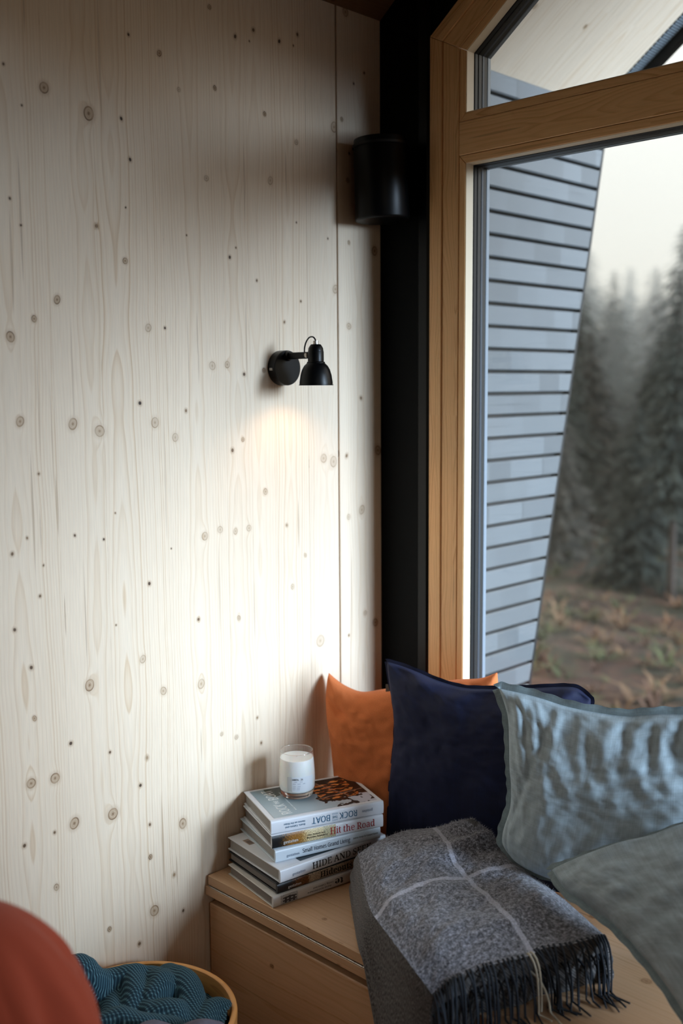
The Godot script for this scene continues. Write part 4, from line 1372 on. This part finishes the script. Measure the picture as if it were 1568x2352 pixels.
	cushion(t, blue, [v3(0.548, 0.919, 0.236), v3(0.588, 0.915, 0.222), v3(0.632, 0.909, 0.207), v3(0.684, 0.899, 0.191), v3(0.743, 0.894, 0.171), v3(0.799, 0.894, 0.151), v3(0.854, 0.906, 0.130), v3(0.898, 0.911, 0.114), v3(0.960, 0.920, 0.091), v3(1.024, 0.945, 0.070)],
		[v3(0.548, 0.919, 0.236), v3(0.571, 0.868, 0.234), v3(0.581, 0.814, 0.238), v3(0.587, 0.761, 0.242), v3(0.593, 0.725, 0.244), v3(0.595, 0.680, 0.249), v3(0.585, 0.632, 0.259), v3(0.583, 0.600, 0.264)],
		[v3(1.024, 0.945, 0.070), v3(1.029, 0.838, 0.080), v3(1.043, 0.716, 0.090), v3(1.061, 0.530, 0.100)],
		[v3(0.583, 0.600, 0.264), v3(0.626, 0.565, 0.253), v3(0.704, 0.545, 0.224), v3(0.795, 0.530, 0.190), v3(0.927, 0.525, 0.143), v3(1.061, 0.530, 0.100)], v3(0.33, 0.12, 0.94), 0.070, 0.040, 85, linen, 0.011, hem, 1.45)

	t = thing("cushion", "grey-blue linen cushion lying tilted on the bench in front of the large standing one", "cushion", v3(1.02, 0.455, 0.36), "grey-blue linen cushions")
	var rumple := func(u: float, v: float) -> float:
		return 0.0030 * sin(u * 20.0 + v * 14.0 + 3.0 * sin(v * 7.0)) * exp(-v * 2.0) + 0.0022 * sin(u * 8.0 - v * 42.0) * exp(-u * 2.5) + 0.0018 * sin(v * 55.0 + u * 17.0)
	cushion(t, blue, [v3(0.751, 0.620, 0.336), v3(0.779, 0.635, 0.316), v3(0.811, 0.654, 0.291), v3(0.859, 0.677, 0.262), v3(0.906, 0.699, 0.233), v3(0.949, 0.724, 0.205), v3(1.010, 0.749, 0.185), v3(1.073, 0.775, 0.180), v3(1.18, 0.775, 0.19), v3(1.30, 0.745, 0.21)],
		[v3(0.751, 0.620, 0.336), v3(0.795, 0.601, 0.355), v3(0.847, 0.593, 0.363), v3(0.908, 0.581, 0.374), v3(0.972, 0.561, 0.395), v3(1.035, 0.538, 0.421), v3(1.099, 0.508, 0.454), v3(1.152, 0.480, 0.485)],
		[v3(1.30, 0.745, 0.21), v3(1.36, 0.64, 0.36), v3(1.42, 0.50, 0.50)],  # right end stretched out of view to shade the bench
		[v3(1.152, 0.480, 0.485), v3(1.28, 0.475, 0.51), v3(1.42, 0.50, 0.50)], v3(0.03, 0.77, 0.64), 0.060, 0.040, 87, rumple, 0.009, hem)

# ---------------------------------------------------------------- folded throw
func throw_blanket() -> void:
	var t := thing("throw_blanket", "folded grey wool throw with pale check lines and a long fringe, lying on the bench", "blanket", v3(0.62, 0.45, 0.43))
	var at := t.position
	var ad := [v3(0.325, 0.548, 0.433), v3(0.434, 0.553, 0.530), v3(0.519, 0.553, 0.600), v3(0.615, 0.549, 0.647), v3(0.690, 0.535, 0.674), v3(0.739, 0.508, 0.679)]
	var ab := [v3(0.325, 0.548, 0.433), v3(0.318, 0.552, 0.360), v3(0.337, 0.560, 0.293), v3(0.404, 0.580, 0.267), v3(0.461, 0.610, 0.262), v3(0.513, 0.635, 0.276)]
	var bc := [v3(0.513, 0.635, 0.276), v3(0.542, 0.615, 0.262), v3(0.575, 0.572, 0.252), v3(0.658, 0.550, 0.262), v3(0.761, 0.547, 0.300), v3(0.886, 0.546, 0.363)]
	var dc := [v3(0.739, 0.508, 0.679), v3(0.750, 0.527, 0.657), v3(0.766, 0.538, 0.640), v3(0.784, 0.546, 0.601), v3(0.805, 0.549, 0.562), v3(0.825, 0.550, 0.521), v3(0.830, 0.550, 0.480), v3(0.857, 0.550, 0.438), v3(0.874, 0.548, 0.386), v3(0.886, 0.546, 0.363)]
	var nu := 90
	var nv := 60
	var nz := noise(15, 3.0, 3)
	var P := PackedVector3Array()
	for j in nv:
		var v := 1.0 - float(j) / (nv - 1)
		for i in nu:
			var u := float(i) / (nu - 1)
			var a := smooth_line(ad, u).lerp(smooth_line(bc, u), v)
			var b := smooth_line(ab, v).lerp(smooth_line(dc, v), u)
			var c: Vector3 = (ad[0] as Vector3).lerp(ad[-1], u).lerp((bc[0] as Vector3).lerp(bc[-1], u), v)
			var inside := smoothstep(0.0, 0.18, minf(minf(u, 1.0 - u), minf(v, 1.0 - v)))
			var p := a + b - c
			p.y += inside * (0.012 + 0.010 * nz.get_noise_2d(u * 1.5, v)) - 0.022 * exp(-pow((u - 0.16) / 0.07, 2.0)) * exp(-pow((v - 0.78) / 0.14, 2.0)) + 0.010 * exp(-pow((u - 0.30) / 0.08, 2.0)) * smoothstep(0.2, 0.7, v)
			P.append(p - at)
	# wool, flecked light and dark, with two pale lines each way
	var w := 1024
	var h := 640
	var n1 := rand_image(w, h, 33, 0.10, 4)
	var n2 := rand_image(w, h, 34, 0.045, 3)
	n1.convert(Image.FORMAT_L8)
	n2.convert(Image.FORMAT_L8)
	var d1 := n1.get_data()
	var d2 := n2.get_data()
	var rng := RandomNumberGenerator.new()
	rng.seed = 6
	var data := PackedByteArray()
	data.resize(w * h * 3)
	for y in h:
		for x in w:
			var k := y * w + x
			var l := 0.46 + (d1[k] - 128) * 0.0022 + (d2[k] - 128) * 0.0022 + rng.randf_range(-0.07, 0.07)
			var u := float(x) / w
			var v := 1.0 - float(y) / h
			var line := maxf(1.0 - smoothstep(0.008, 0.013, absf(u - 0.45 - 0.09 * v - 0.002 * sin(v * 40.0))), 1.0 - smoothstep(0.013, 0.021, absf(v - 0.59 - 0.004 * sin(u * 30.0))))
			l = lerpf(l, 0.78 + (d1[k] - 128) * 0.001 + (0.05 if int(x * 0.35 + y * 0.35) % 2 == 0 else -0.04), line * 0.85)
			data[k * 3] = int(clampf(l * 0.985, 0, 1) * 255); data[k * 3 + 1] = int(clampf(l * 0.985, 0, 1) * 255); data[k * 3 + 2] = int(clampf(l * 1.02, 0, 1) * 255)
	var wool_im := Image.create_from_data(w, h, false, Image.FORMAT_RGB8, data)
	var wool := textured("grey_wool", wool_im, Color(0.97, 0.97, 1.0), 1.0, 1.0, 1.0)
	wool.heightmap_enabled = false
	normal_map(wool, n1, 1.6)
	wool.rim_enabled = true
	wool.rim = 0.6
	wool.rim_tint = 0.5
	var plain := textured("shaded_wool_layers", n1_grey(n1), Color(0.52, 0.505, 0.50), 0.5, 0.5, 1.0)  # same wool as the top, darkened: shade on the sides put into colour
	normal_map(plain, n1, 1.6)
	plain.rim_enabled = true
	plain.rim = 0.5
	var st := begin()
	sheet(st, P, nu, nv)
	commit("top_layer", st, wool, t)
	st = begin()
	# sides: folded layers bulging out under the top sheet, down to the bench and over its front edge
	var loop := []
	var uvs := []
	for i in nu:
		loop.append(P[(nv - 1) * nu + i]); uvs.append(Vector2(float(i) / (nu - 1), 1.0))
	for j in range(1, nv):
		loop.append(P[(nv - 1 - j) * nu + nu - 1]); uvs.append(Vector2(1.0, 1.0 - float(j) / (nv - 1)))
	for i in range(1, nu):
		loop.append(P[nu - 1 - i]); uvs.append(Vector2(1.0 - float(i) / (nu - 1), 0.0))
	for j in range(1, nv):
		loop.append(P[j * nu]); uvs.append(Vector2(0.0, float(j) / (nv - 1)))
	var m: int = loop.size()
	var rows := 14
	var S := PackedVector3Array()
	var outs := []
	for i in m:
		var d: Vector3 = loop[(i + 2) % m] - loop[(i + m - 2) % m]
		d.y = 0
		outs.append(v3(-d.z, 0, d.x).normalized())
	var mid := Vector3.ZERO
	for p in loop: mid += p / m
	for i in m:
		if outs[i].dot(loop[i] - mid) < 0.0: outs[i] = -outs[i]
	for r in rows:
		var f := float(r) / (rows - 1)
		for i in m:
			var p: Vector3 = loop[i]
			var z: float = p.z + at.z
			var hang := smoothstep(0.600, 0.640, z)
			var low := lerpf(0.0025, -0.17, hang)
			var bulge := 0.016 * sin(minf(f * 1.25, 1.0) * PI * 0.5) + 0.0045 * absf(sin(f * PI * 3.0)) - 0.012 * hang * f
			var fringe_side: bool = uvs[i].x > 0.995
			if fringe_side: bulge = -0.012 * f
			var q: Vector3 = p + outs[i] * bulge
			q.y = lerpf(p.y, low, f)
			if hang > 0.05: q.z = maxf(q.z, 0.606 - at.z)
			S.append(q)
	for r in rows - 1:
		for i in m:
			var k := (i + 1) % m
			var a := r * m + i
			var b := r * m + k
			var c := (r + 1) * m + k
			var d := (r + 1) * m + i
			var f0 := float(r) / (rows - 1) * 0.22
			var f1 := float(r + 1) / (rows - 1) * 0.22
			var ua: Vector2 = uvs[i] + Vector2(0.003, f0)
			var ub: Vector2 = uvs[k] + Vector2(0.003, f0)
			var uc: Vector2 = uvs[k] + Vector2(0.003, f1)
			var ud: Vector2 = uvs[i] + Vector2(0.003, f1)
			for q in [[a, ua], [b, ub], [c, uc], [a, ua], [c, uc], [d, ud]]:
				vert(st, S[q[0]], q[1], 0)
	commit("folded_layers", st, plain, t)
	# the nap: short loose hairs all over the top
	st = begin()
	for q in 2:
		var w0 := 0.00016 * (1.0 - q * 0.3)
		var w1 := 0.00011 * (1.0 - q)
		var a0 := v3(0.0025 * q, 0.0018 * q, 0)
		var a1 := v3(0.0025 * (q + 1), 0.0018 * (q + 1) - 0.0010 * q, 0.0006 * q)
		poly(st, [a0 - v3(0, 0, w0), a0 + v3(0, 0, w0), a1 + v3(0, 0, w1), a1 - v3(0, 0, w1)], Vector3.UP, Vector3.RIGHT)
	st.generate_normals()
	var mm := MultiMesh.new()
	mm.transform_format = MultiMesh.TRANSFORM_3D
	mm.mesh = st.commit()
	mm.instance_count = 14000
	for i in 14000:
		var gi := rng.randi_range(0, nu - 2)
		var gj := rng.randi_range(0, nv - 2)
		var k := gj * nu + gi
		var p := P[k].lerp(P[k + 1], rng.randf()).lerp(P[k + nu].lerp(P[k + nu + 1], rng.randf()), rng.randf())
		var sc := rng.randf_range(0.7, 1.7)
		mm.set_instance_transform(i, Transform3D(Basis(Vector3.UP, rng.randf() * TAU).scaled(Vector3.ONE * sc), p - v3(0, 0.0004, 0)))
	var nap := MultiMeshInstance3D.new()
	nap.name = "wool_nap"
	nap.multimesh = mm
	nap.material_override = mat("nap_hair", Color(0.68, 0.68, 0.70), 1.0)
	t.add_child(nap)
	nap.set_meta("kind", "stuff")
	# fringe
	var dark := mat("fringe_yarn", Color(0.17, 0.19, 0.22), 0.95)
	var cream := mat("cream_yarn", Color(0.80, 0.76, 0.68), 0.95)
	for layer in 2:
		var count := 40 if layer == 0 else 30
		for i in count:
			var s := (i + 0.5 + rng.randf_range(-0.25, 0.25)) / count
			var p := smooth_line(dc, s) - at
			var e := (smooth_line(dc, minf(s + 0.03, 1.0)) - smooth_line(dc, maxf(s - 0.03, 0.0))).normalized()
			var o := e.cross(Vector3.UP).normalized()
			if o.x < 0.0: o = -o
			if layer == 1: p += v3(0, -0.035, 0) - o * 0.006
			var long := rng.randf_range(0.115, 0.15)
			var pts := [p - o * 0.006 + v3(0, 0.0005, 0)]
			var dir := (o * 0.9 + e * rng.randf_range(-0.15, 0.15)).normalized()
			var cur: Vector3 = p
			var sway := rng.randf_range(-0.35, 0.35)
			var curl := rng.randf_range(0.35, 0.75)
			for q in 11:
				pts.append(cur)
				dir = (dir + v3(0, -curl, 0) + e * sway * 0.25 * sin(q * 0.8 + i)).normalized()
				cur += dir * long / 11.0
				var over_bench := cur.z + at.z < 0.597
				if over_bench and cur.y < 0.004:
					cur.y = 0.004
					dir = (o + e * sway * 1.5).normalized()
					curl = 0.1
			st = begin()
			tube(st, pts, 0.0025, 0.0017, 6)
			commit("fringe_strand", st, cream if absf(s - 0.585) < 0.03 else dark, t)

func n1_grey(n1: Image) -> Image:
	var c: Image = n1.duplicate()
	c.adjust_bcs(1.25, 1.1, 0.0)
	return c

# ---------------------------------------------------------------- basket with towels
func fold_field(folds: Array, rad: float, floor_y: float, seed_: int) -> Callable:
	var nz := noise(seed_, 18.0, 2)
	var segs := []
	for f in folds:
		var last := smooth_line(f, 0.0)
		for i in range(1, 19):
			var p := smooth_line(f, i / 18.0)
			segs.append([last, p])
			last = p
	return func(x: float, z: float) -> float:
		var acc := exp(-floor_y * 0.0)
		var best := floor_y
		var sum := exp(floor_y * 160.0)
		for s in segs:
			var a := Vector2(s[0].x, s[0].z)
			var b := Vector2(s[1].x, s[1].z)
			var ab := b - a
			var tt := clampf((Vector2(x, z) - a).dot(ab) / maxf(ab.length_squared(), 1e-9), 0, 1)
			var d := (a + ab * tt).distance_to(Vector2(x, z))
			if d < rad * 1.15:
				var yy: float = lerpf(s[0].y, s[1].y, tt) - rad + sqrt(maxf(0.0, rad * rad - d * d)) - maxf(0.0, d - rad) * 4.0
				best = maxf(best, yy)
		return best + 0.0015 * nz.get_noise_2d(x, z)

func field_mesh(f: Callable, x0: float, x1: float, z0: float, z1: float, step: float, inside: Callable, at: Vector3) -> SurfaceTool:
	var st := begin()
	var nx := int((x1 - x0) / step) + 1
	var nzz := int((z1 - z0) / step) + 1
	var P := PackedVector3Array()
	for j in nzz:
		for i in nx:
			var x := x0 + i * step
			var z := z0 + j * step
			P.append(v3(x, f.call(x, z), z))
	for pass_ in 2:
		var Q := P.duplicate()
		for j in range(1, nzz - 1):
			for i in range(1, nx - 1):
				var k := j * nx + i
				Q[k].y = P[k].y * 0.4 + 0.15 * (P[k - 1].y + P[k + 1].y + P[k - nx].y + P[k + nx].y)
		P = Q
	for j in nzz - 1:
		for i in nx - 1:
			var a := j * nx + i
			var ok := true
			for k in [a, a + 1, a + nx, a + nx + 1]:
				if not inside.call(P[k]): ok = false
			if ok:
				for k in [a, a + 1, a + nx + 1, a, a + nx + 1, a + nx]:
					var p := P[k]
					vert(st, p - at, Vector2(p.x + p.y * 0.5, p.z + p.y * 0.5), 0)
	return st

func basket() -> void:
	var c := v3(0.205, 0.0, 0.925)
	var t := thing("basket", "round bentwood basket with a honey-coloured rim standing on the floor before the bench", "basket", c)
	var honey := textured("bentwood", (M.frame_wood as StandardMaterial3D).albedo_texture.get_image(), Color(0.95, 0.85, 0.70), 1.0, 0.25, 0.5)
	var st := begin()
	turned(st, [[Vector2(0.0, 0.001), Vector2(0.150, 0.001)], [Vector2(0.150, 0.001), Vector2(0.158, 0.02), Vector2(0.170, 0.15), Vector2(0.183, 0.31)]], 72)
	commit("body", st, honey, t)
	st = begin()
	turned(st, [[Vector2(0.181, 0.300), Vector2(0.1905, 0.302)], [Vector2(0.1905, 0.302), Vector2(0.1925, 0.345), Vector2(0.1915, 0.3495)], [Vector2(0.1915, 0.3495), Vector2(0.1895, 0.351), Vector2(0.1825, 0.351), Vector2(0.1810, 0.3495)], [Vector2(0.1810, 0.3495), Vector2(0.1790, 0.305)]], 96)
	commit("rim", st, honey, t)
	st = begin()
	turned(st, [[Vector2(0.1800, 0.318), Vector2(0.166, 0.15), Vector2(0.152, 0.02)], [Vector2(0.152, 0.02), Vector2(0.0, 0.02)]], 72)
	commit("lining", st, M.black_gasket, t)

	var waffle := painted(256, 256, func(u: float, v: float) -> Color:
		var a := fposmod(u * 16.0, 1.0)
		var b := fposmod(v * 16.0 + 0.12 * sin(u * TAU * 16.0), 1.0)
		var ridge := exp(-pow((b - 0.5) / 0.17, 2.0)) * (0.72 + 0.28 * cos(a * TAU))
		var rib := exp(-pow((a - 0.5) / 0.22, 2.0)) * 0.35
		return Color(0.05, 0.165, 0.225).lerp(Color(0.55, 0.74, 0.78), clampf(ridge * 0.8 + rib * 0.3, 0, 1)))
	var teal := textured("teal_waffle", waffle, Color.WHITE, 0.088, 0.088, 0.95)
	normal_map(teal, waffle, 4.0)
	var f1 := [v3(0.099, 0.360, 1.046), v3(0.030, 0.400, 0.985), v3(0.052, 0.425, 0.957), v3(0.086, 0.405, 0.945), v3(0.090, 0.390, 0.913), v3(0.117, 0.395, 0.872), v3(0.132, 0.380, 0.858)]
	var f2 := [v3(0.117, 0.395, 0.872), v3(0.164, 0.385, 0.899), v3(0.196, 0.360, 0.933)]
	var f3 := [v3(0.135, 0.385, 0.844), v3(0.179, 0.395, 0.847), v3(0.195, 0.385, 0.879), v3(0.188, 0.370, 0.893), v3(0.226, 0.375, 0.902), v3(0.257, 0.380, 0.875), v3(0.292, 0.360, 0.889)]
	var f4 := [v3(0.138, 0.375, 0.804), v3(0.206, 0.390, 0.810), v3(0.255, 0.375, 0.830), v3(0.314, 0.355, 0.867)]
	var f5 := [v3(0.324, 0.360, 0.859), v3(0.297, 0.370, 0.811), v3(0.314, 0.360, 0.795), v3(0.345, 0.350, 0.827)]
	var f6 := [v3(0.195, 0.375, 1.015), v3(0.213, 0.390, 0.975), v3(0.251, 0.385, 0.951), v3(0.293, 0.375, 0.911)]
	var f7 := [v3(0.078, 0.370, 0.926), v3(0.129, 0.365, 0.929), v3(0.202, 0.365, 0.986)]
	var at := v3(c.x, 0.30, c.z)
	var t2 := thing("towel", "crumpled teal waffle-weave towel heaped in the round basket", "towel", at)
	var inside := func(p: Vector3) -> bool:
		var r := Vector2(p.x - c.x, p.z - c.z).length()
		return p.x > 0.012 and (r < 0.176 or (r < 0.20 and p.y > 0.356))
	st = field_mesh(fold_field([f1, f2, f3, f4, f5, f6, f7], 0.030, 0.315, 41), 0.01, 0.41, 0.72, 1.13, 0.0032, inside, at)
	commit("cloth", st, teal, t2)
	var t3 := thing("towel", "pale lilac-grey cloth tucked into the near side of the basket", "towel", v3(0.33, 0.36, 0.94))
	var lilac := cloth_mat("lilac_cotton", Color(0.52, 0.50, 0.57), weave_image(256, 5, 0.06), 0.12, 0.95, 2.0)
	var g1 := [v3(0.330, 0.375, 0.935), v3(0.351, 0.390, 0.914), v3(0.371, 0.400, 0.897), v3(0.378, 0.385, 0.869)]
	var g2 := [v3(0.285, 0.380, 1.025), v3(0.308, 0.400, 0.991), v3(0.317, 0.405, 0.967), v3(0.345, 0.395, 0.945)]
	var inside2 := func(p: Vector3) -> bool: return p.y > 0.318 and (Vector2(p.x - c.x, p.z - c.z).length() < 0.176 or (p.y > 0.357 and Vector2(p.x - c.x, p.z - c.z).length() < 0.198))
	st = field_mesh(fold_field([g1, g2], 0.024, 0.30, 43), 0.24, 0.41, 0.83, 1.06, 0.003, inside2, t3.position)
	commit("cloth", st, lilac, t3)

# ---------------------------------------------------------------- the near armchair
func armchair() -> void:
	var c := v3(0.668, 0.0, 1.478)
	var t := thing("draped_chair", "chair back draped in a rust-orange cloth, out of focus in the near corner", "chair", c)
	var rust := mat("rust_cotton", Color(0.58, 0.215, 0.105), 0.9)
	rust.rim_enabled = true
	rust.rim = 0.3
	var nz := noise(55, 1.6, 3)
	var n := 120
	var rows := 90
	var P := PackedVector3Array()
	for j in rows:
		var f := float(j) / (rows - 1)
		for i in n:
			var a := TAU * i / (n - 1)
			# dome on top, cloth falling below it
			var r: float
			var y: float
			if f < 0.4:
				var q := f / 0.4 * PI * 0.5
				r = 0.172 * pow(sin(q), 0.85)
				y = 0.655 + 0.285 * cos(q)
			else:
				r = 0.172 + 0.06 * (f - 0.4) / 0.6
				y = 0.66 * (1.0 - (f - 0.4) / 0.6) + 0.004
			var pl := smoothstep(0.05, 0.45, f)
			var fold := 0.022 * sin(a * 8.0 + 5.0 * f + 2.5 * nz.get_noise_2d(cos(a), sin(a) + f * 2.0)) + 0.007 * sin(a * 17.0 - 9.0 * f)
			r += fold * pl
			P.append(v3(r * cos(a), y, r * sin(a)))
	var st := begin()
	sheet(st, P, n, rows, 1, 1, true)
	commit("draped_cloth", st, rust, t)
